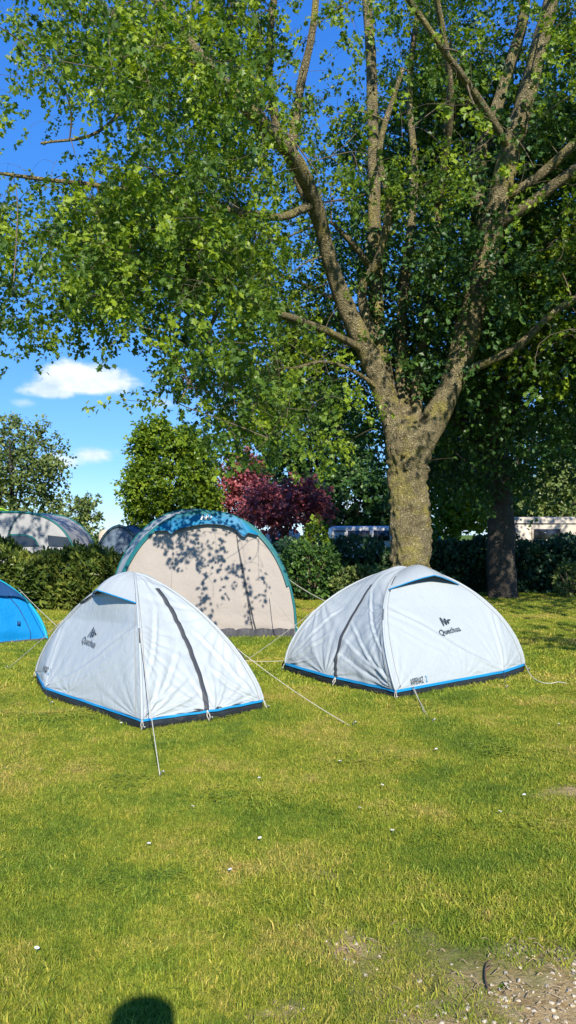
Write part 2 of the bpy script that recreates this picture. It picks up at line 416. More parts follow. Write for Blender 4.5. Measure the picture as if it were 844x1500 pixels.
def hexpts(x0, x1, y0, y1, d):
    a = np.arange(x0, x1, d); b_ = np.arange(y0, y1, d); A, B_ = np.meshgrid(a, b_)
    return np.stack([A.ravel(), B_.ravel()], -1) + rng.uniform(-0.5, 0.5, (A.size, 2)) * d
near = hexpts(-4.6, 4.6, 0.9, 7.2, 0.098)
near = near[(np.abs(near[:, 0]) < 0.9 + 0.5 * near[:, 1])]
far = hexpts(-12, 12, 7.0, 19.5, 0.155); far = far[np.abs(far[:, 0]) < 1.4 + 0.48 * far[:, 1]]
pts = np.concatenate([near, far]); kind = np.concatenate([rng.integers(0, 5, len(near)), rng.integers(5, 9, len(far))])
cpt = rng.uniform([-4.0, 1.0], [4.0, 7.5], (900, 2)); cpt = cpt[(snoise(cpt, 0.7, 44) > 0.35) & (np.abs(cpt[:, 0]) < .9 + .5 * cpt[:, 1])]
pts = np.concatenate([pts, cpt]); kind = np.concatenate([kind, rng.integers(9, 11, len(cpt))])
ba = bare_amount(pts[:, 0], pts[:, 1]); keep = rng.uniform(size=len(pts)) > ba * 1.05 - 0.02
scl = rng.uniform(0.65, 1.3, len(pts)) * (1 + 0.25 * snoise(pts, 0.9, 3) + 0.2 * snoise(pts, 0.25, 4)) * (1 - 0.45 * ba)
# tents press on the lawn: no blades under their floors
TENT_FLOORS = []
def in_poly(P, poly):
    ins = np.zeros(len(P), bool); n = len(poly); j = n - 1
    for i in range(n):
        xi, yi = poly[i]; xj, yj = poly[j]
        c = ((yi > P[:, 1]) != (yj > P[:, 1])) & (P[:, 0] < (xj - xi) * (P[:, 1] - yi) / (yj - yi + 1e-12) + xi)
        ins ^= c; j = i
    return ins

def finish_grass():
    k = keep.copy()
    for poly in TENT_FLOORS: k &= ~in_poly(pts, poly)
    q = pts[k]; me = bpy.data.meshes.new('grass'); me.vertices.add(len(q))
    me.vertices.foreach_set('co', np.column_stack([q, ground_z(q[:, 0], q[:, 1])]).astype(np.float32).ravel())
    for nme, arr in (('gscale', scl[k]), ('grot', rng.uniform(0, 6.283, len(q)))):
        at = me.attributes.new(nme, 'FLOAT', 'POINT'); at.data.foreach_set('value', arr.astype(np.float32))
    at = me.attributes.new('gkind', 'INT', 'POINT'); at.data.foreach_set('value', kind[k].astype(np.int32))
    o = link('grass', me, M['grass']); tag(o, 'short green and yellowish grass blades of the lawn', 'grass', kind='stuff')
    ng = bpy.data.node_groups.new('grass_scatter', 'GeometryNodeTree')
    ng.interface.new_socket('Geometry', in_out='INPUT', socket_type='NodeSocketGeometry')
    ng.interface.new_socket('Geometry', in_out='OUTPUT', socket_type='NodeSocketGeometry')
    gi = ng.nodes.new('NodeGroupInput'); go = ng.nodes.new('NodeGroupOutput')
    iop = ng.nodes.new('GeometryNodeInstanceOnPoints'); iop.inputs['Pick Instance'].default_value = True
    j = ng.nodes.new('GeometryNodeJoinGeometry')
    for pr in reversed(protos):
        oi = ng.nodes.new('GeometryNodeObjectInfo'); oi.inputs['Object'].default_value = pr; oi.inputs['As Instance'].default_value = True
        ng.links.new(oi.outputs['Geometry'], j.inputs[0])
    def attr(nm, ty):
        a = ng.nodes.new('GeometryNodeInputNamedAttribute'); a.data_type = ty; a.inputs['Name'].default_value = nm; return a.outputs['Attribute']
    cx = ng.nodes.new('ShaderNodeCombineXYZ'); ng.links.new(attr('grot', 'FLOAT'), cx.inputs['Z'])
    ng.links.new(gi.outputs[0], iop.inputs['Points']); ng.links.new(j.outputs[0], iop.inputs['Instance'])
    ng.links.new(attr('gkind', 'INT'), iop.inputs['Instance Index']); ng.links.new(cx.outputs[0], iop.inputs['Rotation'])
    ng.links.new(attr('gscale', 'FLOAT'), iop.inputs['Scale']); ng.links.new(iop.outputs[0], go.inputs[0])
    md = o.modifiers.new('scatter', 'NODES'); md.node_group = ng

# ------------------------------------------------------------------ dome tents
class Dome:
    def __init__(s, corners, apex, H, zb=0.090, p=1.6, seed=0, guy=(0.72, 0.13), logo=0, bow=(0, 0)):
        s.bow = np.array(bow, float)
        s.C = [np.array(c[:2], float) for c in corners]; s.A = np.array(apex[:2], float); s.H = H; s.zb = zb; s.p = p
        s.seed = seed; s.logo = logo; s.guy = guy
        ctr = sum(s.C) / 4; s.out = []
        for k in range(4):
            a, b = s.C[k], s.C[(k + 1) % 4]; e = b - a; n = np.array([e[1], -e[0]]); n /= np.linalg.norm(n)
            if n.dot((a + b) / 2 - ctr) < 0: n = -n
            s.out.append(np.array([n[0], n[1], 0.0]))
    def pole(s, k, t):
        t = np.asarray(t, float); a = t * np.pi / 2
        d = np.clip(np.cos(a), 0, 1) ** (2 / s.p); h = np.sin(a) ** (2 / s.p)
        xy = s.A + (s.C[k % 4] - s.A) * d[..., None]
        if k % 4 == 0: xy = xy + s.bow * np.sin(np.pi * np.clip(t, 0, 1) ** 1.15)[..., None]
        return np.concatenate([xy, (s.zb + (s.H - s.zb) * h)[..., None]], -1)
    def base(s, i, u, t):
        A, B = s.pole(i, t), s.pole(i + 1, t); P = A + (B - A) * u[..., None]
        if i == s.logo:                    # the door panel is pulled out by its peg
            g, amt = s.guy; m0, m1 = 0.52, 0.46
            # barycentric pyramids over (C0,G,M0), (G,M0,M1), (G,M1,C1)
            with np.errstate(divide='ignore', invalid='ignore'):
                w1 = u / g - 0 * t; w1 = (u) / g                            # toward C0
                top = 1 - t / (m0 + (m1 - m0) * u)                          # 1 at base, 0 on the M0-M1 line
                left = u / g; right = (1 - u) / (1 - g)
            D = np.clip(np.minimum(np.minimum(left * 1.0, right), top), 0, 1)
            P = P + s.out[i] * (D * amt)[..., None]
        else:
            D = np.clip(1 - np.abs(u - 0.45) / 0.45, 0, 1) * np.clip(1 - t / 0.35, 0, 1) ** 1.5
            P = P + s.out[i] * (D * 0.05)[..., None]
        # rounding over the apex
        return P
    def normal(s, i, u, t):
        e = 2e-3; t0 = np.clip(t, 0.0, 0.96)
        du = s.base(i, np.clip(u + e, 0, 1), t0) - s.base(i, np.clip(u - e, 0, 1), t0)
        dt = s.base(i, u, t0 + e) - s.base(i, u, np.clip(t0 - e, 0, 1))
        n = np.cross(du, dt); n /= np.linalg.norm(n, axis=-1)[..., None] + 1e-12
        sgn = np.sign((n * s.out[i]).sum(-1) + n[..., 2] * 0.3); n *= sgn[..., None]
        w_ = np.clip((t - 0.9) / 0.1, 0, 1)[..., None]; n = n * (1 - w_) + np.array([0, 0, 1.0]) * w_
        return n / np.linalg.norm(n, axis=-1)[..., None]
    def disp(s, i, u, t):
        L = np.linalg.norm(s.C[i] - s.C[(i + 1) % 4]); wdt = L * np.cos(t * np.pi / 2) ** (2 / s.p)
        x = (u - 0.5) * wdt; y = t * 1.55
        edge = np.clip(np.minimum(u, 1 - u) * wdt / 0.10, 0, 1) * np.clip((1 - t) / 0.12, 0, 1)
        sag = -0.035 * np.sin(np.pi * u) * np.sin(np.pi * np.clip(t, 0, 1)) ** 0.8 * (0.4 if i == s.logo else 1.0)
        g = np.random.default_rng(s.seed * 10 + i)
        d = np.zeros_like(u)
        strong = 0.45 if i == s.logo else 1.0
        tp = [(-L / 2, 0.0, 1.0), (L / 2, 0.0, 1.0), (-0.42 * L, 0.52 * 1.55, 0.8), (0.42 * L, 0.5 * 1.55, 0.7), (-0.05 * L, 0.0, 0.8), (0.0, 1.5, 0.5)]
        if i == s.logo: tp.append(((s.guy[0] - 0.5) * L, 0.0, 1.0))
        for (a, b_, am) in tp:
            r = np.hypot(x - a, y - b_); ang = np.arctan2(y - b_, x - a + 1e-9)
            k = g.uniform(15, 24); ph = g.uniform(0, 6.28)
            env = np.exp(-r / g.uniform(0.32, 0.5)) * np.clip(r / 0.14, 0, 1)
            wv = np.sin(k * ang + ph + 1.6 * np.sin(3.1 * ang + ph)) + 0.5 * np.sin(1.9 * k * ang + 2 * ph)
            d += am * 0.011 * env * wv * strong
        q = np.stack([x, y], -1)
        def crease(u0, t0, u1, t1, amp, wd_):
            ax, ay = (u0 - .5) * L * math.cos(t0 * math.pi / 2) ** (2 / s.p), t0 * 1.55; bx, by = (u1 - .5) * L * math.cos(t1 * math.pi / 2) ** (2 / s.p), t1 * 1.55
            ex, ey = bx - ax, by - ay; LL = math.hypot(ex, ey); ex /= LL; ey /= LL
            al = (x - ax) * ex + (y - ay) * ey; pe = -(x - ax) * ey + (y - ay) * ex + 0.012 * np.sin(al * 7 + u0 * 9)
            env = np.clip(al / 0.08, 0, 1) * np.clip((LL - al) / 0.15, 0, 1)
            return amp * env * (np.exp(-(pe / wd_) ** 2) - 0.8 * np.exp(-((pe + 1.9 * wd_) / (1.3 * wd_)) ** 2))
        if i == s.logo:
            d = d + crease(s.guy[0], 0.0, 0.02, 0.50, 0.020, 0.022) + crease(s.guy[0], 0.0, 0.98, 0.45, 0.010, 0.018) + crease(s.guy[0] - .12, 0.0, 0.03, 0.40, 0.006, 0.014)
        elif i == 3:
            d = d + crease(0.98, 0.50, 0.55, 0.44, 0.008, 0.012) + crease(0.99, 0.06, 0.52, 0.40, 0.010, 0.014) + crease(0.97, 0.10, 0.50, 0.28, 0.008, 0.012) + crease(0.96, 0.03, 0.48, 0.18, 0.007, 0.012) \
                  + crease(0.97, 0.22, 0.60, 0.62, 0.009, 0.015) + crease(0.03, 0.04, 0.38, 0.30, 0.011, 0.016) + crease(0.04, 0.02, 0.36, 0.14, 0.008, 0.013) + crease(0.05, 0.10, 0.33, 0.50, 0.008, 0.016)
        if i == s.logo: d = d * (1 - 0.85 * np.exp(-((u - .52) / .26) ** 2 - ((t - .36) / .17) ** 2))
        # diagonal tension folds across the panel
        th = g.uniform(0.6, 1.0) * (1 if i % 2 else -1)
        fold = np.sin((x * math.cos(th) + y * math.sin(th)) * 26 + 2.0 * snoise(q, 0.5, s.seed + i)) * np.clip(snoise(q, 0.35, s.seed + 7 + i) - 0.1, 0, 1)
        d += 0.004 * fold * strong + 0.005 * snoise(q, 0.16, s.seed + 20 + i) * strong * (0.4 if i == s.logo else 1)
        sm = np.clip((t - 0.45) / 0.45, 0, 1); sm = sm * sm * (3 - 2 * sm)
        rnd = 0.13 * wdt * np.sin(np.pi * u) * sm
        return sag * edge * (1 - sm) + d * edge + rnd
    def surf(s, i, u, t, off=0.0):
        u = np.asarray(u, float); t = np.asarray(t, float); u, t = np.broadcast_arrays(u, t)
        return s.base(i, u, t) + s.normal(i, u, t) * (s.disp(i, u, t) + off)[..., None]
    def uv(s, i, px, py):
        U, T = np.meshgrid(np.linspace(0, 1, 241), np.linspace(0, 0.98, 241)); Q = s.surf(i, U, T)
        a, b_ = proj(Q); k = np.argmin((a - px) ** 2 + (b_ - py) ** 2)
        return U.ravel()[k], T.ravel()[k], math.sqrt(((a - px) ** 2 + (b_ - py) ** 2).ravel()[k])

def text_mesh(body, size, shear=0.0, spacing=1.0, bold=0.0):
    cu = bpy.data.curves.new('t', 'FONT'); cu.body = body; cu.size = size; cu.align_x = 'CENTER'; cu.shear = shear
    cu.space_character = spacing; cu.offset = bold; cu.resolution_u = 3; cu.fill_mode = 'FRONT'
    o = bpy.data.objects.new('t', cu); C.objects.link(o)
    me = bpy.data.meshes.new_from_object(o.evaluated_get(bpy.context.evaluated_depsgraph_get()))
    bpy.data.objects.remove(o)
    V = np.array([v.co[:] for v in me.vertices]); F = [list(p_.vertices) for p_ in me.polygons]
    out = {}
    for f_ in F: out.setdefault(len(f_), []).append(f_)
    return V, [np.array(v) for v in out.values()]

def stroke2d(pts2, wd):
    """thick polyline as separate quads (2D)"""
    V = []; F = []
    for a, b_ in zip(pts2[:-1], pts2[1:]):
        a = np.array(a, float); b_ = np.array(b_, float); d = b_ - a; L = np.linalg.norm(d); d /= L; nn = np.array([-d[1], d[0]]) * wd / 2
        a2 = a - d * wd * 0.25; b2 = b_ + d * wd * 0.25
        k = len(V); V += [a2 - nn, b2 - nn, b2 + nn, a2 + nn]; F.append([k, k + 1, k + 2, k + 3])
    V = np.array(V); return np.column_stack([V, np.zeros(len(V))]), [np.array(F)]

def subdiv_long(V, F, n=1):
    return V, F

def decal(dome, i, px, py, V, F, tilt=0.0, off=0.015):
    """lay a flat drawing on panel i so that its centre sits at (u,t) and it runs along the panel"""
    u0, t0, _ = dome.uv(i, px, py)
    e = 1e-2
    P0 = dome.base(i, np.array(u0), np.array(t0)); du = (dome.base(i, np.array(min(u0 + e, 1)), np.array(t0)) - dome.base(i, np.array(u0 - e), np.array(t0)))
    eu = min(u0 + e, 1) - (u0 - e); dt = (dome.base(i, np.array(u0), np.array(t0 + e)) - dome.base(i, np.array(u0), np.array(t0 - e))) / (2 * e)
    du = du / eu
    n = dome.normal(i, np.array(u0), np.array(t0))
    er = np.cross([0, 0, 1.0], n); er /= np.linalg.norm(er)      # to the right for a viewer outside
    up = np.cross(n, er)
    er, up = er * math.cos(tilt) + up * math.sin(tilt), -er * math.sin(tilt) + up * math.cos(tilt)
    W3 = V[:, :1] * er + V[:, 1:2] * up
    J = np.stack([du, dt], 1); S = np.linalg.lstsq(J, W3.T, rcond=None)[0]
    return dome.surf(i, np.clip(u0 + S[0], 0, 1), np.clip(t0 + S[1], 0, 0.99), off), F

def cord(p0, p1, sag=0.02, r=0.0028, n=14, name='guy_line', mat='cord', parent=None):
    t = np.linspace(0, 1, n)[:, None]; P = np.asarray(p0) * (1 - t) + np.asarray(p1) * t
    P[:, 2] -= (4 * t * (1 - t) * sag)[:, 0]
    return MB().add(*tube(P, r, 6)).build(name, M[mat], parent)
def peg(p, parent, lean=(0, 0)):
    P = np.array([[0, 0, -0.10], [0, 0, 0.02], [0.004, 0, 0.04], [0.018, 0, 0.045], [0.022, 0, 0.03]]) * 1.1
    P[:, 0] += P[:, 2] * lean[0]; P[:, 1] += P[:, 2] * lean[1]
    P = P + np.array([p[0], p[1], 0.0])
    return MB().add(*tube(P, 0.0035, 6)).build('peg', M['peg'], parent)

def make_dome(name, label, D, stripe_panel, stripe_px, logo_px, word_px, hoodspan, tilt=0.0, strap_px=None, wtilt=0.0):
    ctr = sum(D.C) / 4
    root = empty(name, (ctr[0], ctr[1], 0)); tag(root, label, 'tent', 'silver white dome tents on the lawn')
    n = 130
    mb = MB()
    U, T = np.meshgrid(np.linspace(0, 1, n), np.linspace(0, 1, n) ** 1.0)
    for i in range(4):
        V, F = grid(D.surf(i, U, T)); mb.add(V, F)
    fly = mb.build('flysheet', M['fly'], root)
    wd = fly.modifiers.new('weld', 'WELD'); wd.merge_threshold = 0.0006
    # seam sleeves along the poles
    for k in range(4):
        t = np.linspace(0, 1, 50); P = D.pole(k, t); outv = P - np.array([D.A[0], D.A[1], 0.35]); outv /= np.linalg.norm(outv, axis=1)[:, None]
        P = P + outv * 0.001
        MB().add(*tube(P, 0.011, 8)).build('pole_sleeve', M['fly'], root)
    for i in (D.logo, 3):
        for u_ in (0.035, 0.965):
            t = np.linspace(0.0, 0.88, 60); P = D.surf(i, np.full(60, u_), t, 0.0025)
            MB().add(*tube(P, 0.0022, 5)).build('seam', M['seam'], root)
    # lower edge tape
    mb = MB(); tb = MB(); poly = []
    for i in range(4):
        u = np.linspace(0, 1, 60); z = np.zeros_like(u); P = D.surf(i, u, z); oo = D.out[i]
        A = P + oo * 0.004; B = D.surf(i, u, z + 0.012) + oo * 0.004
        Lo = P + oo * 0.003 - np.array([0, 0, 0.012])
        mb.add(*grid(np.stack([Lo, A, B], 0)))
        mb.add(*tube(Lo, 0.005, 6))
        inn = P - oo * 0.010
        # tub wall with a few soft dents
        rows = []
        for q, zz in enumerate([0.13, 0.09, 0.05, 0.01, -0.01]):
            R_ = inn.copy(); R_[:, 2] = zz
            if q == 0: R_ -= oo * 0.05
            R_ += oo * (0.006 * np.sin(u * 40 + i + q) + (0.012 if q in (2, 3) else 0) + 0.006 * snoise(np.stack([u * 6, u * 0 + q], -1), 1, i))[:, None]
            rows.append(R_)
        tb.add(*grid(np.stack(rows, 0))); poly += [tuple(v[:2]) for v in inn[:-1:6]]
    mb.build('edge_tape', M['trim_blue'], root); tb.build('groundsheet', M['tub'], root)
    TENT_FLOORS.append(poly)
    # zip band on the stripe panel
    q = np.array([D.uv(stripe_panel, *p_)[:2] for p_ in stripe_px]); q[-1, 1] = 0.0
    cf = np.polyfit(q[:, 1], q[:, 0], 2); tt_ = np.linspace(q[0, 1], 0, 60); q = np.column_stack([np.polyval(cf, tt_), tt_]); Pc = D.surf(stripe_panel, q[:, 0], q[:, 1]); L = np.linalg.norm(D.C[stripe_panel] - D.C[(stripe_panel + 1) % 4])
    wdt = np.maximum(L * np.cos(q[:, 1] * np.pi / 2) ** (2 / D.p), 0.12)
    hw = 0.021 / wdt
    rows = [D.surf(stripe_panel, np.clip(q[:, 0] + hw * k_, 0, 1), q[:, 1], 0.006 + (0.004 if abs(k_) < 1 else 0)) for k_ in (-1, -0.5, 0, 0.5, 1)]
    MB().add(*grid(np.stack(rows, 0))).build('zip_band', M['zip_band'], root)
    # ventilation hood over the door panel
    i = D.logo; u0, u1, th = hoodspan
    nu, nv = 60, 24
    U, Vv = np.meshgrid(np.linspace(u0, u1, nu), np.linspace(0, 1, nv)); uu = (U - u0) / (u1 - u0)
    lift = np.clip(np.minimum(uu / 0.55, (1 - uu) / 0.45), 0, 1); lift = np.sin(lift * np.pi / 2) * 0.35 + lift * 0.65
    tl = th + 0.02 * lift
    T = tl + (0.97 - tl) * Vv
    off = 0.012 + 0.085 * lift * (1 - Vv) ** 1.3
    H_ = D.surf(i, U, T, 0.0); nrm = D.normal(i, U, T); Hd = H_ + nrm * off[..., None] + D.out[i] * (off * 0.35)[..., None]
    th_ = np.stack([Hd[0], Hd[0] - nrm[0] * 0.003])
    MB().add(*grid(Hd)).build('vent_hood', M['fly_hood'], root)
    MB().add(*tube(Hd[0] - np.array([0, 0, 0.003]), 0.006, 6)).build('hood_trim', M['trim_blue'], root)
    Tm = tl[0] + 0.07; rows = [D.surf(i, U[0], tl[0] * 0 + Tm - 0.065 + 0.012 * k_ * 5, 0.008) for k_ in (0, 0.5, 1)]
    MB().add(*grid(np.stack(rows, 0))).build('vent_mesh', M['mesh_vent'], root)
    # prints
    zig = [(-0.066, -0.040), (-0.048, 0.052), (-0.016, -0.036), (0.004, 0.036), (0.022, -0.028), (0.042, 0.012), (0.076, 0.006)]
    MB().add(*decal(D, i, logo_px[0], logo_px[1], *stroke2d(zig, 0.0125), tilt=tilt)).build('logo', M['ink'], root, smooth=False)
    V, F = text_mesh('Quechua', 0.086, 0, 1.04, 0.0006); V[:, 1] -= 0.03
    MB().add(*decal(D, i, logo_px[2], logo_px[3], V, F, tilt=tilt)).build('logo_lettering', M['ink'], root, smooth=False)
    V, F = text_mesh('ARPENAZ', 0.062, 0, 1.05, 0.0002); V[:, 1] -= 0.018; V[:, 0] *= 0.62; V[:, 1] *= 1.3
    MB().add(*decal(D, i, word_px[0], word_px[1], V, F, tilt=wtilt)).build('model_lettering', M['ink'], root, smooth=False)
    V, F = text_mesh('2', 0.062, 0, 1, 0.0004); V[:, 1] -= 0.018; V[:, 0] = V[:, 0] * 0.7 + 0.128; V[:, 1] *= 1.3
    MB().add(*decal(D, i, word_px[0], word_px[1], V, F, tilt=wtilt)).build('model_numeral', M['ink_blue'], root, smooth=False)
    # corner straps
    for k in range(4):
        c = D.pole(k, np.array(0.0)); o2 = c[:2] - ctr; o2 /= np.linalg.norm(o2)
        e = np.array([c[0] + o2[0] * 0.04, c[1] + o2[1] * 0.04, 0.02]); s0 = c + np.array([o2[0], o2[1], 0]) * 0.008
        side = np.array([-o2[1], o2[0], 0]) * 0.009
        mb = MB()
        for sg in (-1, 1): mb.add(*tube([s0 + side * sg * 0.3, (s0 + e) / 2 + side * sg, e], 0.003, 6))
        mb.build('corner_strap', M['cord'], root); peg(e, root)
    return root

# right-hand tent
f0 = gnd(580, 1027); l0 = gnd(418, 984); r0 = gnd(768, 985)
ctr = (l0 + r0) / 2
bk = l0 + r0 - f0
ap = at(600, 832, 8.25)
RT = Dome([f0, r0, bk, l0], (ap[0], ap[1]), ap[2], p=1.68, seed=2, guy=(0.74, 0.09), logo=0, bow=(-0.17, 0.0))
RT_root = make_dome('dome_tent', 'silver white dome tent standing in front of the thick tree trunk', RT, 3,
          [(545, 857), (527, 884), (508, 918), (498, 952), (491, 998)], (652, 911, 658, 924), (610, 998), (0.0, 0.92, 0.64), tilt=R(4), wtilt=R(2))
# left-hand tent
f1 = gnd(208, 1072); r1 = gnd(385, 1041); l1 = gnd(53, 996)
bk1 = l1 + r1 - f1
ap1 = at(197, 840, 6.65)
LT = Dome([f1, l1, bk1, r1], (ap1[0], ap1[1]), ap1[2], p=1.40, seed=5, guy=(0.66, 0.19), logo=0)
LT_root = make_dome('dome_tent', 'silver white dome tent nearest the camera, in front of the beige arched tent', LT, 3,
          [(230, 863), (256, 902), (273, 938), (289, 985), (302, 1036)], (138, 929, 132, 941), (68, 982), (0.0, 0.90, 0.64), tilt=R(-2), wtilt=R(-2))

# guy lines
P_ = LT.pole(0, np.array(0.50)); q = gnd(235, 1141); cord(P_ + np.array([0.01, -0.03, 0]), q, 0.01, parent=LT_root, r=0.0032); peg(q, LT_root)
P_ = LT.pole(1, np.array(0.44)); q = gnd(8, 982); cord(P_ + np.array([-0.015, 0, 0]), q, 0.01, parent=LT_root, r=0.0032); peg(q, LT_root)
P_ = LT.pole(3, np.array(0.36)); q = gnd(518, 1066); cord(P_ + np.array([0.015, 0, 0]), q, 0.03, parent=LT_root, r=0.0026); peg(q, LT_root)
P_ = RT.pole(3, np.array(0.42)); q = gnd(360, 968); cord(P_ + np.array([-0.015, 0, 0]), q, 0.01, parent=RT_root, r=0.0038); peg(q, RT_root)
cord(gnd(350, 967, 0.05), gnd(415, 968, 0.06), 0.01, parent=RT_root, r=0.0035)
for (a_, b_) in (((604, 1011), (634, 1062)), ((606, 1011), (628, 1058))):
    u_, t_, _ = RT.uv(0, *a_); cord(RT.surf(0, u_, 0.01, 0.008), gnd(*b_), 0.005, parent=RT_root, r=0.0032)
peg(gnd(634, 1062), RT_root)
P_ = RT.surf(0, np.array(0.74), np.array(0.0), 0.01); q = gnd(741, 1012); cord(P_, q, 0.0, parent=RT_root, mat='cord_grey'); peg(q, RT_root)
P_ = LT.surf(0, np.array(0.66), np.array(0.0), 0.01); q = gnd(74, 1036); cord(P_, q, 0.0, parent=LT_root, mat='cord_grey'); peg(q, LT_root)
c1 = RT.pole(1, np.array(0.0)); lo = catmull([c1 + np.array([0.01, 0, 0]), gnd(778, 990, 0.05), gnd(792, 999, 0.035), gnd(806, 1001, 0.03), gnd(818, 999, 0.04), gnd(830, 1001, 0.035)], 6)
MB().add(*tube(lo, 0.0042, 6)).build('loose_cord', M['cord'], RT_root)
for D_, rt_, px_ in ((RT, RT_root, (490, 1000)), (LT, LT_root, (303, 1040))):
    u_, t_, _ = D_.uv(3, *px_); a_ = D_.surf(3, np.array(u_), np.array(0.0), 0.005); e_ = a_ + D_.out[3] * 0.04; e_[2] = 0.01
    MB().add(*tube([a_, (a_ + e_) / 2 + np.array([0.012, 0, 0]), e_], 0.004, 6)).add(*tube([a_, (a_ + e_) / 2 - np.array([0.012, 0, 0]), e_], 0.004, 6)).build('peg_strap', M['cord'], rt_); peg(e_, rt_)
# small toggles where guys meet the poles
for D_, rt_, k_, t_ in ((LT, LT_root, 0, 0.50), (RT, RT_root, 0, 0.50), (LT, LT_root, 3, 0.36), (RT, RT_root, 1, 0.5)):
    a_ = D_.pole(k_, np.array(t_)); b_ = D_.pole(k_, np.array(t_ - 0.07)); o_ = (D_.C[k_] - D_.A); o_ = np.array([*o_, 0]) / np.linalg.norm(o_) * 0.016
    MB().add(*tube([a_ + o_, (a_ + b_) / 2 + o_ * 1.5, b_ + o_], 0.005, 6)).build('toggle', M['cord_grey'], rt_)
# dark folded tie under the hood corners
a_ = LT.pole(1, np.array([0.70, 0.66, 0.60, 0.57])); o_ = np.array([-0.01, -0.02, 0.012])
lp = LT.surf(0, np.array([0.97, 0.90, 0.86, 0.90, 0.96, 0.99, 0.93, 0.88]), np.array([0.74, 0.72, 0.66, 0.64, 0.60, 0.57, 0.585, 0.63]), 0.012)
MB().add(*tube(catmull(lp, 4), 0.006, 6)).build('rolled_tie', M['ink'], LT_root)
u2 = RT.surf(0, np.full(6, 0.03), np.linspace(0.62, 0.76, 6), 0.012)
MB().add(*tube(u2, 0.007, 6)).build('rolled_tie', M['ink'], RT_root)

# ------------------------------------------------------------------ arched tents (a row of arches)
def arch_pt(phi, W, H, p=2.3):
    """phi 0..1 from the left foot over the top to the right foot"""
    a = np.pi * (1 - phi); c, s_ = np.cos(a), np.sin(a)
    return np.sign(c) * np.abs(c) ** (2 / p) * W / 2, np.abs(s_) ** (2 / p) * H
class Arch:
    def __init__(s, cx, cy, W, H, p=2.3, lean=0.0, yaw=0.0, z0=0.0):
        s.c = np.array([cx, cy, z0]); s.W, s.H, s.p, s.lean, s.yaw = W, H, p, lean, yaw
        s.ex = np.array([math.cos(yaw), math.sin(yaw), 0.0]); s.ey = np.array([-math.sin(yaw), math.cos(yaw), 0.0])
    def pt(s, phi, inset=0.0, fwd=0.0):
        x, z = arch_pt(np.asarray(phi, float), s.W - 2 * inset, s.H - inset, s.p)
        return s.c + x[..., None] * s.ex + z[..., None] * np.array([0, 0, 1.0]) + (s.lean * z - fwd)[..., None] * s.ey
    def face(s, xf, zf, fwd=0.0):
        """xf -1..1 across, zf 0..1 up to the arch"""
        xf = np.asarray(xf, float); zf = np.asarray(zf, float)
        ztop = (1 - np.clip(np.abs(xf), 0, 1) ** s.p) ** (1 / s.p) * s.H
        x = xf * s.W / 2; z = ztop * zf
        bulge = 0.05 * (1 - xf ** 2) * np.sin(np.pi * np.clip(z / s.H, 0, 1))
        q = np.stack([x, z], -1)
        wr = 0.010 * snoise(q * np.array([1, 0.4]), 0.22, 31) * np.clip((1 - np.abs(xf)) / 0.15, 0, 1) * np.clip((1 - zf) / 0.1, 0, 1) + 0.016 * snoise(q * np.array([0.5, 1.6]), 0.16, 33) * np.exp(-z / 0.25)
        y = s.lean * z - bulge - wr - fwd
        return s.c + x[..., None] * s.ex + z[..., None] * np.array([0, 0, 1.0]) + y[..., None] * s.ey
    def face_uv(s, px, py):
        A, B = np.meshgrid(np.linspace(-1, 1, 301), np.linspace(0, 1, 301)); a, b_ = proj(s.face(A, B)); k = np.argmin((a - px) ** 2 + (b_ - py) ** 2)
        return A.ravel()[k], B.ravel()[k]

def tunnel(root, arches, side_mats, rib_mat, face_mat, rib_r=0.018, face_back=True):
    phi = np.linspace(0, 1, 61)
    for k in range(len(arches) - 1):
        A, B = arches[k].pt(phi), arches[k + 1].pt(phi); rows = []
        for t in np.linspace(0, 1, 14):
            Q = A * (1 - t) + B * t; c_ = (arches[k].c * (1 - t) + arches[k + 1].c * t)
            dirv = Q - c_; dirv /= np.linalg.norm(dirv, axis=1)[:, None] + 1e-9
            rows.append(Q - dirv * (0.05 * math.sin(math.pi * t)) + dirv * (0.006 * snoise(Q, 0.25, 40 + k))[:, None])
        MB().add(*grid(np.stack(rows, 0))).build('side_panel', M[side_mats[k]], root)
    for a in arches: MB().add(*tube(a.pt(phi), rib_r, 8)).build('pole_sleeve', M[rib_mat], root)
    XF, ZF = np.meshgrid(np.sin(np.linspace(-1, 1, 91) * np.pi / 2), np.linspace(0, 1, 70))
    MB().add(*grid(arches[0].face(XF, ZF))).build('front_panel', M[face_mat], root)
    if face_back:
        MB().add(*grid(arches[-1].face(XF, ZF, -0.1))).build('rear_panel', M[side_mats[-1]], root)

def strip_on_face(A, pts, wd, fwd=0.012, m=10):
    q = catmull(np.array([A.face_uv(*p_) for p_ in pts]), m); P = A.face(q[:, 0], q[:, 1], fwd)
    T = np.gradient(P, axis=0); T /= np.linalg.norm(T, axis=1)[:, None]; S = np.cross(T, A.ey); S /= np.linalg.norm(S, axis=1)[:, None]
    return grid(np.stack([P - S * wd / 2, P + S * wd / 2], 0))

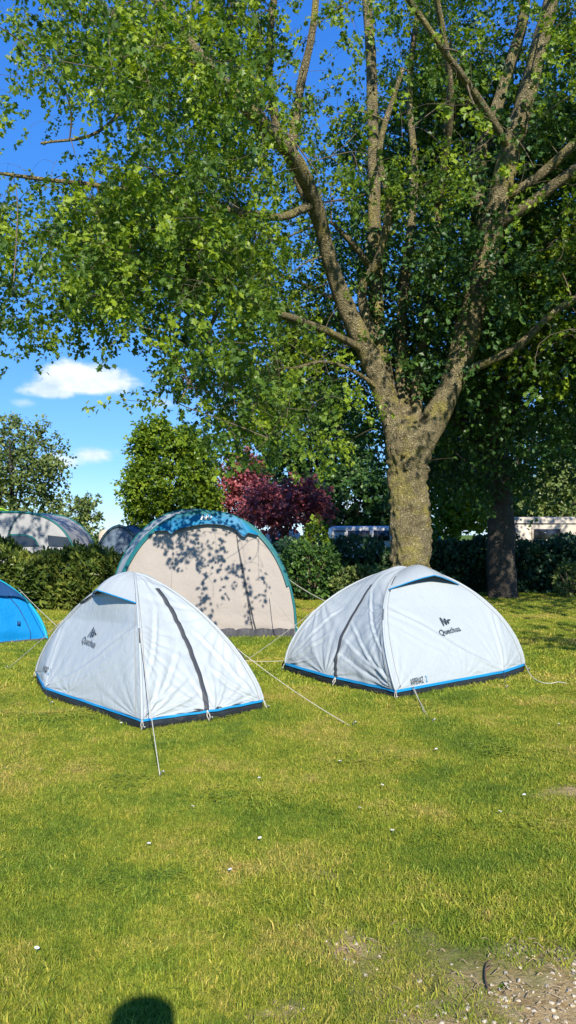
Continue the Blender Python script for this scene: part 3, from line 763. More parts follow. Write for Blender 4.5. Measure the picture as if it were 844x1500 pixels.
# beige arched tent behind
YB = 10.7
xl, xr = at(161, 900, YB)[0], at(434, 900, YB)[0]
Hb = at(302, 749, YB + 0.23)[2]
B0 = Arch((xl + xr) / 2, YB, xr - xl, Hb, 2.15, lean=0.13, yaw=R(0))
B1 = Arch((xl + xr) / 2 - 0.30, YB + 1.3, (xr - xl) * 1.02, Hb * 1.03, 2.15, lean=0.0)
B2 = Arch((xl + xr) / 2 - 0.3, YB + 2.9, (xr - xl) * 0.95, Hb * 0.9, 2.1, lean=-0.1)
bt = empty('arched_tent', ((xl + xr) / 2, YB + 1.3, 0)); tag(bt, 'large beige arched tent with blue hood and teal pole sleeves behind the dome tents', 'tent')
tunnel(bt, [B0, B1, B2], ['grey_side', 'grey_side'], 'teal', 'beige', 0.02)
TENT_FLOORS.append([(xl, YB), (xr, YB), (xr - .3, YB + 2.8), (xl - .3, YB + 2.8)])
# teal sleeve band around the front
phi = np.linspace(0.05, 0.875, 80)
wband = 0.065 + 0 * phi
MB().add(*grid(np.stack([B0.pt(phi, 0.0, 0.03), B0.pt(phi, 0.035, 0.05), B0.pt(phi, 0.045, 0.05)], 0))).build('sleeve_band', M['teal'], bt)
# blue hood
top = catmull(np.array([(226, 776), (262, 756), (302, 750), (345, 757), (379, 782)], float), 14)
low = catmull(np.array([(229, 778), (245, 778), (253, 782), (262, 776), (302, 768), (338, 772), (357, 786), (364, 781), (377, 784)], float), 7)
n_ = min(len(top), len(low)); ti = np.linspace(0, 1, 60)
def res(a): k = np.linspace(0, len(a) - 1, 60); i0 = np.floor(k).astype(int).clip(0, len(a) - 2); fr = (k - i0)[:, None]; return a[i0] * (1 - fr) + a[i0 + 1] * fr
top, low = res(top), res(low)
rows = []
for t in np.linspace(0, 1, 8):
    uvs = np.array([B0.face_uv(*p_) for p_ in (top * (1 - t) + low * t)]); rows.append(B0.face(uvs[:, 0], uvs[:, 1], 0.035 + 0.05 * t))
MB().add(*grid(np.stack(rows, 0))).build('hood', M['hood_blue'], bt)
MB().add(*tube(rows[-1], 0.006, 6)).build('hood_edge', M['zip_band'], bt)
zig = [(-0.07, -0.03), (-0.04, 0.04), (-0.01, -0.03), (0.02, 0.03), (0.045, -0.02), (0.08, 0.01)]
V, F = stroke2d(zig, 0.02); u_, v_ = B0.face_uv(303, 758); pc = B0.face(np.array(u_), np.array(v_), 0.105)
MB().add(pc + V[:, :1] * B0.ex + V[:, 1:2] * np.array([0, 0, 1.0]), F).build('logo', M['white'], bt, smooth=False)
# seams, zip, skirt
MB().add(*strip_on_face(B0, [(254, 784), (253, 820), (251, 860), (250, 910)], 0.012)).build('seam', M['seam'], bt)
MB().add(*strip_on_face(B0, [(379, 786), (379, 815), (380, 850)], 0.012)).build('seam', M['seam'], bt)
MB().add(*strip_on_face(B0, [(346, 780), (352, 820), (361, 870), (371, 925), (376, 934)], 0.014)).add(*strip_on_face(B0, [(349, 800), (357, 840), (365, 880), (376, 925), (382, 934)], 0.02)).build('zip', M['zip_band'], bt)
MB().add(*strip_on_face(B0, [(266, 775), (268, 783), (270, 800)], 0.02, 0.02)).build('toggle_strap', M['seam'], bt)
xx = np.linspace(-0.985, 0.985, 120); rows = []
for k_, (z_, o_) in enumerate([(0.10, 0.015), (0.06, 0.04), (0.035, 0.09), (0.0, 0.15)]):
    Q = B0.c + (xx * B0.W / 2)[:, None] * B0.ex - B0.ey * (o_ + 0.02 * np.sin(xx * 31 + k_) + 0.015 * np.sin(xx * 67))[:, None]; Q[:, 2] = z_ + (0.015 + 0.02 * np.abs(np.sin(xx * 17))) * (k_ < 2); rows.append(Q)
MB().add(*grid(np.stack(rows, 0))).build('skirt', M['skirt'], bt)
q = gnd(470, 893); cord(B0.pt(np.array(0.86), -0.01, 0.02), at(484, 884, 10.0), 0.02, parent=bt, r=0.0045)
cord(at(397, 868, 10.6), at(437, 921, 9.2), 0.03, parent=bt, r=0.0045)
cord(B1.pt(np.array(0.10)), at(140, 890, 9.5), 0.02, parent=bt, r=0.004, mat='cord_grey')
cord(B0.pt(np.array(0.12)), at(150, 868, 9.5), 0.02, parent=bt, r=0.004)

# blue tent at the left edge
yq = 10.4; YW = R(38)
xr2 = at(69, 930, yq)[0]; W2 = 2.5; cx2 = xr2 - W2 / 2 * math.cos(YW); yq = yq - W2 / 2 * math.sin(YW)
A0 = Arch(cx2, yq, W2, 1.05, 1.75, lean=0.22, yaw=YW); A1 = Arch(cx2 - 0.75, yq + 1.1, W2 * 0.85, 0.85, 1.9, yaw=YW)
blt = empty('pop_up_tent', (cx2, yq, 0)); tag(blt, 'bright blue low tent with navy flap, cut by the left edge of the photo', 'tent')
tunnel(blt, [A0, A1], ['cyan'], 'cyan_rib', 'cyan', 0.022)
TENT_FLOORS.append([tuple(v[:2]) for v in (A0.pt(np.array(0.)), A0.pt(np.array(1.)), A1.pt(np.array(1.)), A1.pt(np.array(0.)))])
top = res(catmull(np.array([(-75, 832), (-30, 834), (0, 845), (20, 858), (44, 880)], float), 8)); low = res(catmull(np.array([(-75, 862), (-30, 866), (0, 872), (22, 873), (42, 882)], float), 8)); rows = []
for t in np.linspace(0, 1, 6):
    uvs = np.array([A0.face_uv(*p_) for p_ in (top * (1 - t) + low * t)]); rows.append(A0.face(uvs[:, 0], uvs[:, 1], 0.02 + 0.05 * t))
MB().add(*grid(np.stack(rows, 0))).build('hood', M['navy'], blt)
MB().add(*strip_on_face(A0, [(12, 873), (30, 895), (44, 925), (40, 940), (15, 948), (-20, 952)], 0.010)).build('zip', M['navy'], blt)
V, F = text_mesh('///', 0.05); u_, v_ = A0.face_uv(27, 913); pc = A0.face(np.array(u_), np.array(v_), 0.02)
MB().add(*box(pc[0] - 0.02, pc[0] + 0.02, pc[1] - 0.004, pc[1] + 0.004, pc[2] - 0.03, pc[2] + 0.03)).build('care_tag', M['navy'], blt)
xx = np.linspace(-1, 1, 60); rows = [A0.c + (xx * W2 / 2)[:, None] * A0.ex - A0.ey * (o_ + 0.01 * np.sin(xx * 30))[:, None] + np.array([0, 0, z_]) for z_, o_ in ((0.04, 0.02), (0.0, 0.04))]
MB().add(*grid(np.stack(rows, 0))).build('skirt', M['skirt'], blt)
cord(at(26, 861, 10.4), at(92, 925, 8.6), 0.01, parent=blt, r=0.004); peg(gnd(120, 955), blt)

# ------------------------------------------------------------------ awnings and caravans beyond the hedge
GZ = -0.7
def awning(name, label, cx, cy, W, H, p, yaw, mat, rib, ribs=(0.0,), lean=0.1, depth=2.2, z0=0.0, rr=0.03):
    a = [Arch(cx, cy, W, H, p, lean, yaw, z0), Arch(cx - math.sin(yaw) * depth, cy + math.cos(yaw) * depth, W, H, p, -lean, yaw, z0)]
    r_ = empty(name, (cx, cy, z0)); tag(r_, label, 'tent'); tunnel(r_, a, [mat], rib, mat, rr); return r_, a[0]
y_ = 18.5
x0, x1 = at(-90, 790, y_)[0], at(116, 790, y_)[0]
aw, A_ = awning('awning_tent', 'grey awning tent with small dark windows showing above the left hedge', (x0 + x1) / 2, y_, x1 - x0, at(40, 750, y_)[2], 2.6, R(0), 'awning', 'teal', lean=0.05)
MB().add(*strip_on_face(A_, [(31, 752), (20, 765), (12, 785), (8, 810)], 0.05)).build('pole_sleeve', M['dark_rib'], aw)
def face_patch(A, pts, mat, parent, fwd=0.03, name='window'):
    P = np.array([A.face(*[np.array(v) for v in A.face_uv(*p_)], fwd) for p_ in pts]); return link(name, mesh_from(P, np.array([list(range(len(P)))]), False), M[mat], parent)
face_patch(A_, [(70, 784), (106, 783), (110, 800), (72, 800)], 'window', aw)
wv = face_patch(A_, [(17, 784), (38, 785), (50, 790), (56, 800), (16, 800)], 'window', aw)
MB().add(*strip_on_face(A_, [(16, 783), (38, 784), (51, 789), (57, 800)], 0.04, 0.035)).build('window_frame', M['teal'], aw)
y_ = 21.0
lm, _ = awning('tarp_tent', 'lime green tent top peeking out above the grey awning tent', at(-42, 790, y_)[0], y_, 3.4, at(-10, 738, y_)[2], 1.6, 0, 'lime', 'lime', z0=-0.7 * 0.1)
y_ = 22.0
x0, x1 = at(133, 790, y_)[0], at(212, 790, y_)[0]
dm, A_ = awning('dome_awning', 'blue grey dome awning with dark rim behind the beige arched tent', (x0 + x1) / 2, y_, x1 - x0, at(172, 771, y_)[2] + 0.15, 2.0, 0, 'awning_blue', 'dark_rib', z0=-0.15, rr=0.05)

def caravan(name, label, cat, x0, x1, y, ztop, mat, winmat='window', wins=(), depth=2.3, stripe=None, rnd=0.35, h=2.5, door=None):
    """rounded box body facing the camera, standing on wheels"""
    z0 = ztop - h + 0.35; r_ = empty(name, ((x0 + x1) / 2, y + depth / 2, ztop - h)); tag(r_, label, cat)
    def prof(x0, x1, z0, z1, r, n=8):
        pts = []
        for cx, cz, a0 in ((x1 - r, z1 - r, 0), (x0 + r, z1 - r, 90), (x0 + r * .4, z0 + r * .4, 180), (x1 - r * .4, z0 + r * .4, 270)):
            rr = r if a0 < 180 else r * .4
            for a in np.linspace(R(a0), R(a0 + 90), n): pts.append((cx + rr * math.cos(a), cz + rr * math.sin(a)))
        return np.array(pts)
    pr = prof(x0, x1, z0, ztop, rnd); rings = []
    for yy, ins in ((0, 0.07), (0.03, 0.02), (0.1, 0.0), (depth - 0.1, 0.0), (depth - 0.03, 0.02), (depth, 0.07)):
        c = np.array([(x0 + x1) / 2, (z0 + ztop) / 2]); q = pr.copy(); q = c + (q - c) * (1 - ins / np.array([(x1 - x0) / 2, (ztop - z0) / 2])); rings.append(np.column_stack([q[:, 0], np.full(len(q), y + yy), q[:, 1]]))
    n = len(pr); P = np.stack(rings); V = P.reshape(-1, 3); i = np.arange(5)[:, None] * n; j = np.arange(n)[None]; jn = (j + 1) % n
    F = [np.stack([i + j, i + jn, i + n + jn, i + n + j], -1).reshape(-1, 4), np.array([np.arange(n)[::-1]]), np.array([np.arange(n) + 5 * n])]
    link('body', mesh_from(V, F), M[mat], r_)
    MB().add(*box(x0 + rnd * .7, x1 - rnd * .7, y - 0.018, y + 0.02, ztop - rnd - 0.02, ztop - rnd + 0.02)).build('roof_trim', M['grey_trim'], r_)
    for (a, b_, c, d) in wins:
        MB().add(*box(a, b_, y - 0.02, y + 0.01, c, d)).build('window', M[winmat], r_)
        for e in (a, b_): MB().add(*box(e - 0.03, e + 0.03, y - 0.03, y + 0.01, c - 0.03, d + 0.03)).build('window_frame', M[mat], r_)
    for k_ in ((x0 * 0.62 + x1 * 0.38), (x0 * 0.38 + x1 * 0.62)) if x1 - x0 > 4 else ((x0 + x1) / 2,):
        th = np.linspace(0, 2 * np.pi, 25)
        V, F = tube([[k_, y + 0.1, ztop - h + 0.33], [k_, y + 0.32, ztop - h + 0.33]], 0.33, 20); MB().add(V, F).build('wheel', M['rubber'], r_)
    return r_
y_ = 27.0
X_ = lambda px: at(px, 780, y_)[0]
Zt = lambda py: at(400, py, y_)[2]
caravan('mobile_home', 'white mobile home with a band of dark windows, behind the thick trunk', 'mobile home', X_(486), X_(612), y_, Zt(770.5), 'white', wins=[(X_(508), X_(543), Zt(792), Zt(778)), (X_(546), X_(572), Zt(792), Zt(778)), (X_(576), X_(606), Zt(792), Zt(778))], h=2.6, rnd=0.18)
caravan('caravan', 'small white caravan seen under the red leaved tree', 'caravan', X_(386), X_(441), y_ + .6, Zt(774.5), 'white', wins=[(X_(396), X_(425), Zt(796), Zt(784))], h=2.4, rnd=0.3)
caravan('turquoise_van', 'turquoise van roof right beside the thick trunk', 'van', X_(618), X_(651), y_ + .5, Zt(771), 'turq', wins=[(X_(632), X_(645), Zt(792), Zt(784))], h=2.4, rnd=0.3)
caravan('caravan', 'white caravan with a pink tinged roof left of the dome awning', 'caravan', X_(118), X_(150), y_ + 2.5, Zt(775), 'cream', wins=[(X_(124), X_(140), Zt(796), Zt(786))], h=2.4, rnd=0.25)
caravan('caravan', 'white caravan roof between the dome awning and the beige arched tent', 'caravan', X_(176), X_(224), y_ + 4.5, Zt(772), 'white', wins=[(X_(190), X_(205), Zt(796), Zt(786))], h=2.4, rnd=0.25)
y_ = 24.0
X_ = lambda px: at(px, 780, y_)[0]; Zt = lambda py: at(400, py, y_)[2]
caravan('caravan', 'cream caravan at the right edge behind the hedge', 'caravan', X_(748), X_(930), y_, Zt(757), 'cream', wins=[(X_(780), X_(822), Zt(790), Zt(775)), (X_(850), X_(900), Zt(790), Zt(775))], h=2.55, rnd=0.22)

# ------------------------------------------------------------------ leaves
def leaf_lobed():
    h = np.array([(0, 0), (0.10, 0.14), (0.34, 0.20), (0.22, 0.38), (0.46, 0.60), (0.22, 0.66), (0, 1.0)])
    V = [(x, y, 0.22 * abs(x) - 0.10 * y * y) for x, y in h] + [(-x, y, 0.22 * abs(x) - 0.10 * y * y) for x, y in h[1:-1]]
    return np.array(V), [np.array([[0, 1, 2, 3, 4, 5, 6]]), np.array([[6, 11, 10, 9, 8, 7, 0]])]
def leaf_simple(wd=0.34):
    V = np.array([(0, 0, 0), (wd, 0.45, 0.08), (0, 1, -0.08), (-wd, 0.5, 0.08)]); return V, [np.array([[0, 1, 2], [0, 2, 3]])]
def leaf_long():
    V = np.array([(0, 0, 0), (0.17, 0.35, 0.05), (0.13, 0.75, 0.02), (0, 1, -0.1), (-0.13, 0.75, 0.02), (-0.17, 0.35, 0.05)]); return V, [np.array([[0, 1, 2, 3], [0, 3, 4, 5]])]

def leaves_mesh(tmpl, P, Dr, Nr, S, tint):
    """P positions, Dr leaf direction, Nr leaf normal, S length"""
    tv, tf = tmpl; n = len(P)
    Dr = Dr / (np.linalg.norm(Dr, axis=1)[:, None] + 1e-9); X_ = np.cross(Dr, Nr); X_ /= np.linalg.norm(X_, axis=1)[:, None] + 1e-9; Z_ = np.cross(X_, Dr)
    V = P[:, None] + S[:, None, None] * (tv[None, :, :1] * X_[:, None] + tv[None, :, 1:2] * Dr[:, None] + tv[None, :, 2:3] * Z_[:, None])
    k = len(tv); off = np.arange(n)[:, None, None] * k
    F = {}
    for f in tf: F.setdefault(f.shape[1], []).append((off + f[None]).reshape(-1, f.shape[1]))
    me = mesh_from(V.reshape(-1, 3), [np.concatenate(v) for v in F.values()], False)
    a = me.attributes.new('tint', 'FLOAT', 'POINT'); a.data.foreach_set('value', np.repeat(tint, k).astype(np.float32))
    return me

def spray_leaves(P, D, nl, lmin, lmax, g, length=0.42, upbias=1.0, droop=0.25):
    """sprays at P growing along D: nl leaves each"""
    n = len(P); t = g.uniform(0.12, 1.0, (n, nl)); kt = nl // 3; t[:, :kt] = g.uniform(0.9, 1.03, (n, kt))
    D = D / (np.linalg.norm(D, axis=1)[:, None] + 1e-9)
    L = length * g.uniform(0.7, 1.25, (n, 1))
    base = P[:, None] + D[:, None] * (t * L)[..., None] + g.normal(0, 0.045, (n, nl, 3)) * (length / 0.42)
    base[..., 2] -= droop * t ** 2 * L
    rad = g.normal(size=(n, nl, 3)); rad /= np.linalg.norm(rad, axis=-1)[..., None]
    dr = D[:, None] * 0.55 + rad * 0.9 + np.array([0, 0, -0.25])
    nr = g.normal(0, 0.75, (n, nl, 3)) + np.array([0, 0, 1.0]) * upbias + TO_SUN * 0.45
    tint = np.clip(g.uniform(0, 1, (n, 1)) * 0.5 + g.uniform(0, 1, (n, nl)) * 0.5, 0, 1)
    S = g.uniform(lmin, lmax, (n, nl))
    return base.reshape(-1, 3), dr.reshape(-1, 3), nr.reshape(-1, 3), S.ravel(), tint.ravel()

def bark_tube(P, r, sides=14, rough=0.06, seed=0):
    V, F = tube(P, r, sides); n = len(P)
    c = np.repeat(P, sides, 0); d = V - c; rr = np.linalg.norm(d, axis=1)
    k = 1 + rough * snoise(V * np.array([1, 1, 0.45]), 0.22, seed) + rough * 0.5 * snoise(V, 0.09, seed + 3) + (rough * 0.3 * snoise(V * np.array([1, 1, 0.4]), 0.045, seed + 5) if sides > 40 else 0)
    return c + d * k[:, None], F

def attach(nodes, nrad, targets, r0f, rmin, mb, g, sides=5, wob=0.12, npt=6, maxr=0.03, sagf=0.0):
    """grow a branch from the nearest node to every target; returns new nodes"""
    nodes = list(nodes); nrad = list(nrad); dirs = []
    NA = np.array(nodes); RA = np.array(nrad)
    dist = np.array([np.min(((NA - t) ** 2).sum(1)) for t in targets]); order = np.argsort(dist)
    cap = len(NA) + len(targets) * 3; buf = np.zeros((cap, 3)); rb = np.zeros(cap); buf[:len(NA)] = NA; rb[:len(NA)] = RA; m = len(NA)
    D = np.zeros((len(targets), 3))
    for k in order:
        T_ = targets[k]; d2 = ((buf[:m] - T_) ** 2).sum(1) + 0.02 / (rb[:m] + 0.004) * 0.02; j = int(np.argmin(d2)); A = buf[j]
        L = math.sqrt(((A - T_) ** 2).sum()) + 1e-6; s = np.linspace(0, 1, npt)[:, None]
        off = g.normal(0, wob * L, 3); P = A * (1 - s) + T_ * s + off * (np.sin(np.pi * s) * (1 - s * .4)); P[:, 2] += (sagf * L * np.sin(np.pi * s))[:, 0]
        ra = min(rb[j] * r0f, maxr, 0.008 + 0.012 * L); rz = max(rmin, ra * 0.45)
        mb.add(*tube(P, ra + (rz - ra) * s[:, 0], sides, False))
        D[k] = P[-1] - P[-2]
        for q in (npt // 2, npt - 1):
            if m < cap: buf[m] = P[q]; rb[m] = ra + (rz - ra) * q / (npt - 1); m += 1
    return buf[:m], rb[:m], D

M['bark'] = mat_bark('bark_plated', (0.05, 0.042, 0.022), (0.27, 0.225, 0.12), (0.58, 0.49, 0.30), (0.46, 0.40, 0.08), 0.55)
M['bark_moss'] = mat_bark('bark_mossy', (0.045, 0.038, 0.018), (0.17, 0.14, 0.06), (0.34, 0.30, 0.13), (0.20, 0.21, 0.04), 0.7)
M['bark2'] = mat_bark('bark_grey', (0.05, 0.042, 0.034), (0.13, 0.11, 0.085), (0.24, 0.20, 0.16))
M['twig'] = mat_simple('twig', (0.14, 0.11, 0.07), 0.85, 0.2, vary=0.4)
M['leaf1'] = mat_leaf('leaf_maple', (0.048, 0.10, 0.020), (0.115, 0.205, 0.025), (0.32, 0.42, 0.028), 0.45, clump=0.8)
M['leaf2'] = mat_leaf('leaf_dark', (0.026, 0.068, 0.020), (0.052, 0.12, 0.028), (0.11, 0.21, 0.034), 0.28)
M['leaf_lime'] = mat_leaf('leaf_lime', (0.08, 0.15, 0.015), (0.17, 0.27, 0.02), (0.32, 0.40, 0.03), 0.35)
M['leaf_red'] = mat_leaf('leaf_red', (0.17, 0.04, 0.05), (0.36, 0.09, 0.11), (0.52, 0.19, 0.18), 0.3)
M['leaf_olive'] = mat_leaf('leaf_olive', (0.065, 0.105, 0.03), (0.14, 0.20, 0.05), (0.27, 0.31, 0.09), 0.3)
M['leaf_hedge'] = mat_leaf('leaf_hedge', (0.025, 0.05, 0.013), (0.08, 0.13, 0.022), (0.28, 0.31, 0.06), 0.2, rough=0.35)
M['leaf_hedge_dark'] = mat_leaf('leaf_hedge_dark', (0.018, 0.055, 0.030), (0.036, 0.095, 0.050), (0.085, 0.16, 0.06), 0.2, rough=0.4)

# ---------------- the big tree
TY = 13.5; s13 = TY / FPX
limbs = []
def limb(pts, m=8):
    """pts: (px, py, Y, width px in the photo)"""
    P = np.array([at(a, b, Y) for a, b, Y, _ in pts]); r = np.array([w_ * Y / FPX / 2 for *_, Y, w_ in [(q[0], q[1], q[2], q[3]) for q in pts]])
    Q = catmull(np.column_stack([P, r]), m); limbs.append(Q); return Q
limb([(605, 902, TY, 96), (604, 888, TY, 74), (603, 860, TY, 61), (602, 800, TY, 55), (599, 740, TY, 52), (597, 690, TY, 54), (598, 655, TY, 62), (600, 632, TY, 54), (601, 616, TY, 26)], 26)
limb([(592, 668, TY, 38), (577, 620, TY, 37), (562, 575, TY, 34), (543, 525, 13.4, 31), (512, 462, 13.2, 27), (486, 390, 12.9, 25), (470, 330, 12.5, 22), (455, 280, 12.0, 22), (425, 225, 11.4, 24), (375, 172, 10.8, 23), (318, 112, 10.3, 20), (268, 50, 10.0, 16), (215, -20, 9.8, 12), (150, -120, 9.6, 8)])
limb([(330, 125, 10.4, 14), (290, 95, 10.2, 16), (232, 64, 10.0, 13), (175, 48, 9.8, 10), (118, 22, 9.6, 7), (60, -15, 9.4, 5)])
limb([(606, 668, TY, 40), (632, 622, TY, 38), (652, 585, 13.5, 37), (668, 545, 13.5, 36), (686, 480, 13.5, 38), (703, 420, 13.5, 37), (715, 360, 13.4, 38), (730, 290, 13.2, 34), (748, 220, 13.0, 32), (768, 150, 12.8, 28), (795, 50, 12.5, 24), (830, -80, 12.2, 19), (870, -220, 12, 14), (900, -380, 12, 9)])
limb([(716, 350, 13.4, 24), (700, 290, 13.6, 22), (705, 230, 13.8, 20), (740, 120, 14, 18), (770, 0, 14, 15), (760, -150, 14, 12), (730, -330, 14, 8)])
limb([(722, 335, 13.4, 20), (775, 300, 12.9, 18), (845, 248, 12.4, 17), (930, 200, 12, 13), (1040, 120, 11.6, 8)])
limb([(735, 290, 13.2, 18), (785, 262, 12.9, 15), (850, 205, 12.5, 14), (960, 120, 12.2, 9)])
limb([(585, 640, TY, 30), (566, 560, 13.9, 26), (553, 470, 14.0, 23), (549, 380, 14.1, 21), (548, 280, 14.1, 19), (546, 170, 14.1, 17), (542, 60, 14.0, 15), (530, -60, 13.8, 12), (500, -240, 13.6, 8)])
limb([(598, 640, TY, 26), (590, 560, 14.2, 20), (588, 480, 14.2, 17), (594, 400, 14.2, 15), (604, 320, 14.2, 13), (607, 240, 14.3, 11), (600, 120, 14.3, 9), (620, -40, 14.3, 7)])
limb([(606, 640, TY, 22), (612, 560, 14.0, 16), (622, 480, 14.1, 14), (628, 410, 14.3, 12), (640, 330, 14.5, 10), (652, 220, 14.5, 8), (660, 60, 14.5, 6)])
limb([(548, 500, 13.8, 14), (530, 430, 13.8, 14), (553, 380, 13.4, 13), (570, 300, 13.0, 11), (556, 220, 12.8, 9), (590, 100, 12.5, 7)])
limb([(545, 395, 13.9, 9), (515, 355, 13.4, 8), (485, 325, 13.2, 5)])
limb([(536, 515, 13.4, 12), (490, 490, 12.7, 11), (440, 470, 12.0, 11), (395, 455, 11.3, 13), (345, 430, 10.7, 13), (300, 398, 10.2, 10), (255, 385, 9.9, 8), (190, 372, 9.5, 6), (120, 352, 9.2, 4)])
limb([(352, 432, 10.8, 9), (322, 452, 10.4, 7), (300, 500, 10.1, 5), (278, 560, 9.9, 3.5), (262, 590, 9.8, 2.5)])
limb([(457, 300, 12.2, 13), (410, 318, 11.6, 12), (340, 308, 10.9, 12), (285, 298, 10.4, 10), (215, 282, 9.9, 8), (130, 270, 9.5, 7), (60, 262, 9.2, 6), (-30, 250, 9.0, 4)])
limb([(470, 340, 12.6, 12), (430, 250, 12.4, 12), (400, 160, 12.3, 12), (395, 60, 12.2, 11), (410, -60, 12, 9), (430, -220, 12, 6)])
limb([(425, 225, 11.4, 14), (440, 130, 11.4, 13), (460, 30, 11.2, 11), (470, -120, 11, 8)])
limb([(268, 50, 10, 9), (300, -30, 9.8, 8), (340, -160, 9.7, 6)])
limb([(230, 64, 10, 8), (195, 140, 9.7, 6), (140, 195, 9.4, 5), (60, 210, 9.1, 3.5)])
limb([(672, 545, 13.5, 16), (715, 530, 13.2, 13), (762, 505, 12.9, 12), (815, 455, 12.6, 11), (880, 420, 12.4, 9), (960, 400, 12.2, 6)])
limb([(562, 575, 13.5, 8), (520, 545, 13.0, 6), (475, 530, 12.5, 5), (430, 540, 12.0, 4)])
limb([(640, 300, 14.5, 12), (660, 150, 13, 11), (640, 0, 12, 9), (600, -150, 11, 6)])
limb([(748, 220, 13, 14), (690, 130, 12, 12), (640, 60, 11.2, 9), (560, -60, 10.5, 6)])
mbk = MB()
for k, Q in enumerate(limbs):
    Pq = Q[:, :3].copy(); mbk.add(*bark_tube(Pq, np.maximum(Q[:, 3], 0.006), 64 if k == 0 else (16 if Q[0, 3] > .1 else 10), 0.12 if k < 1 else 0.08, k))
# root flare
base = at(605, 902, TY); base[2] = 0
tree1 = empty('shade_tree', (base[0], TY, 0)); tag(tree1, 'big shade tree with forked mossy limbs behind the right dome tent', 'tree')
fl = MB()
for a_ in np.linspace(0, 6.283, 8)[:-1]:
    d_ = np.array([math.cos(a_ + .3), math.sin(a_ + .3), 0]); fl.add(*bark_tube(np.array([base + d_ * 0.2 + [0, 0, .5], base + d_ * 0.34 + [0, 0, .22], base + d_ * 0.5 + [0, 0, .04], base + d_ * 0.75 + [0, 0, -.08]]), np.array([0.18, 0.15, 0.10, 0.04]), 10, 0.1, 3))
for V_, k_ in zip(fl.V, [0] * len(fl.V)): pass
mbk.add(fl.mesh and np.concatenate(fl.V), [np.concatenate(v) for v in fl.F.values()])
gb = np.random.default_rng(4)
for k_ in range(12):
    px_, py_ = gb.uniform(572, 632), gb.uniform(600, 780)
    th_ = gb.uniform(3.5, 5.9); zz_ = at(600, py_, TY)[2]; rr_ = 0.31 * gb.uniform(.9, 1.05) * (1.25 if py_ < 680 else 1)
    c_ = np.array([at(599, py_, TY)[0] + rr_ * math.cos(th_) * .93, TY + rr_ * math.sin(th_) * .93, zz_]); q_ = gb.uniform(.04, .08)
    tt_ = np.linspace(-1, 1, 7); mbk.add(*bark_tube(c_ + np.column_stack([tt_ * 0.02, tt_ * 0, tt_ * q_]), np.maximum(q_ * np.sqrt(np.clip(1 - tt_ ** 2, 0.02, 1)) * .8, .006), 10, 0.15, k_))
mbk.build('trunk', M['bark'], tree1)

# burls
g = np.random.default_rng(21)
NODES = np.concatenate([Q[Q[:, 2] > 2.2][:, :3] for Q in limbs[1:]]); NR = np.concatenate([Q[Q[:, 2] > 2.2][:, 3] for Q in limbs[1:]])
DEN = np.array([  # foliage density, 60 px columns from x=0, rows from y=0
 [.90, .9, .95, .95, .9, .9, 1, 1, 1, .95, .95, .95, .9, .85, .8],
 [.40, .65, .8, .8, .9, .9, 1, 1, .9, .95, .95, .95, .9, .85, .9],
 [.18, .32, .35, .62, .8, .7, 1, .9, .75, .95, .95, .9, .85, .95, .95],
 [.15, .18, .06, .35, .7, .42, .9, .9, .9, .95, .95, .9, .8, .95, .95],
 [.35, .5, .75, .9, .95, .9, .9, .8, .9, .9, .9, .85, .7, .9, .9],
 [.80, .95, 1, 1, 1, .9, .8, .7, .8, .8, .8, .6, .6, .8, .9],
 [.75, .95, 1, .95, .9, .6, .75, .7, .6, .6, .6, .4, .6, .8, .9],
 [.60, .7, .75, .3, .4, .3, .6, .6, .4, .4, .4, .3, .5, .8, .8],
 [.22, .12, .01, .02, .45, .4, .5, .7, .4, .2, .2, .2, .5, .7, .7],
 [.0, .04, .0, .14, .42, .6, .65, .6, .4, .05, .05, .05, .3, .4, .4],
 [.0, .0, .0, .02, .2, .45, .5, .4, .2, .0, .0, .02, .1, .2, .2],
 [.0, .0, .0, .0, .03, .05, .08, .05, .0, .0, .0, .0, .0, .05, .1],
 [.0] * 15])
def density(px, py):
    gx = np.clip(px / 60 - 0.5, 0, 13.999); gy = np.clip(py / 60 - 0.5, 0, 11.999)
    i = np.floor(gx).astype(int); j = np.floor(gy).astype(int); fx, fy = gx - i, gy - j
    return (DEN[j, i] * (1 - fx) + DEN[j, i + 1] * fx) * (1 - fy) + (DEN[j + 1, i] * (1 - fx) + DEN[j + 1, i + 1] * fx) * fy
def crown_points(n, ctr, rad, g, inner=0.0):
    d = g.normal(size=(n, 3)); d /= np.linalg.norm(d, axis=1)[:, None]; r = g.uniform(inner ** 3, 1, n) ** (1 / 3)
    return np.array(ctr) + d * r[:, None] * np.array(rad)
def sun_gap(P, g):
    hx, hy = -TO_SUN[0] / math.cos(SUN_EL), -TO_SUN[1] / math.cos(SUN_EL); ok = np.ones(len(P), bool)
    for (yp, xa, xb, za, zb_, pr) in ((14.4, -9, -3.9, -.2, 1.6, .97), (14.4, -3.9, -2.5, .7, 1.6, .7), (18.5, -12, -4.5, .5, 2.4, .9), (27, -8.5, -1.2, 1.0, 6.5, .95), (24.5, -2.4, 1.8, .3, 2.6, .85), (29, -3.5, 0, 1.5, 5.5, .9),
                                      (26, -14, -6.5, 0, 6, .9), (22, -7, -3.5, .5, 2.5, .8), (27, -2.5, 6.5, .9, 2.1, .985), (32, 1, 5, 1, 5.5, .55), (24, 4, 8, .6, 4.5, .5), (24, 6.8, 12, 1.2, 2.4, .75)):
        kk = (yp - P[:, 1]) / hy; zz = P[:, 2] - kk * math.tan(SUN_EL); xx = P[:, 0] + hx * kk
        ok &= ~((xx > xa) & (xx < xb) & (zz > za) & (zz < zb_) & (g.uniform(size=len(P)) < pr))
    return ok
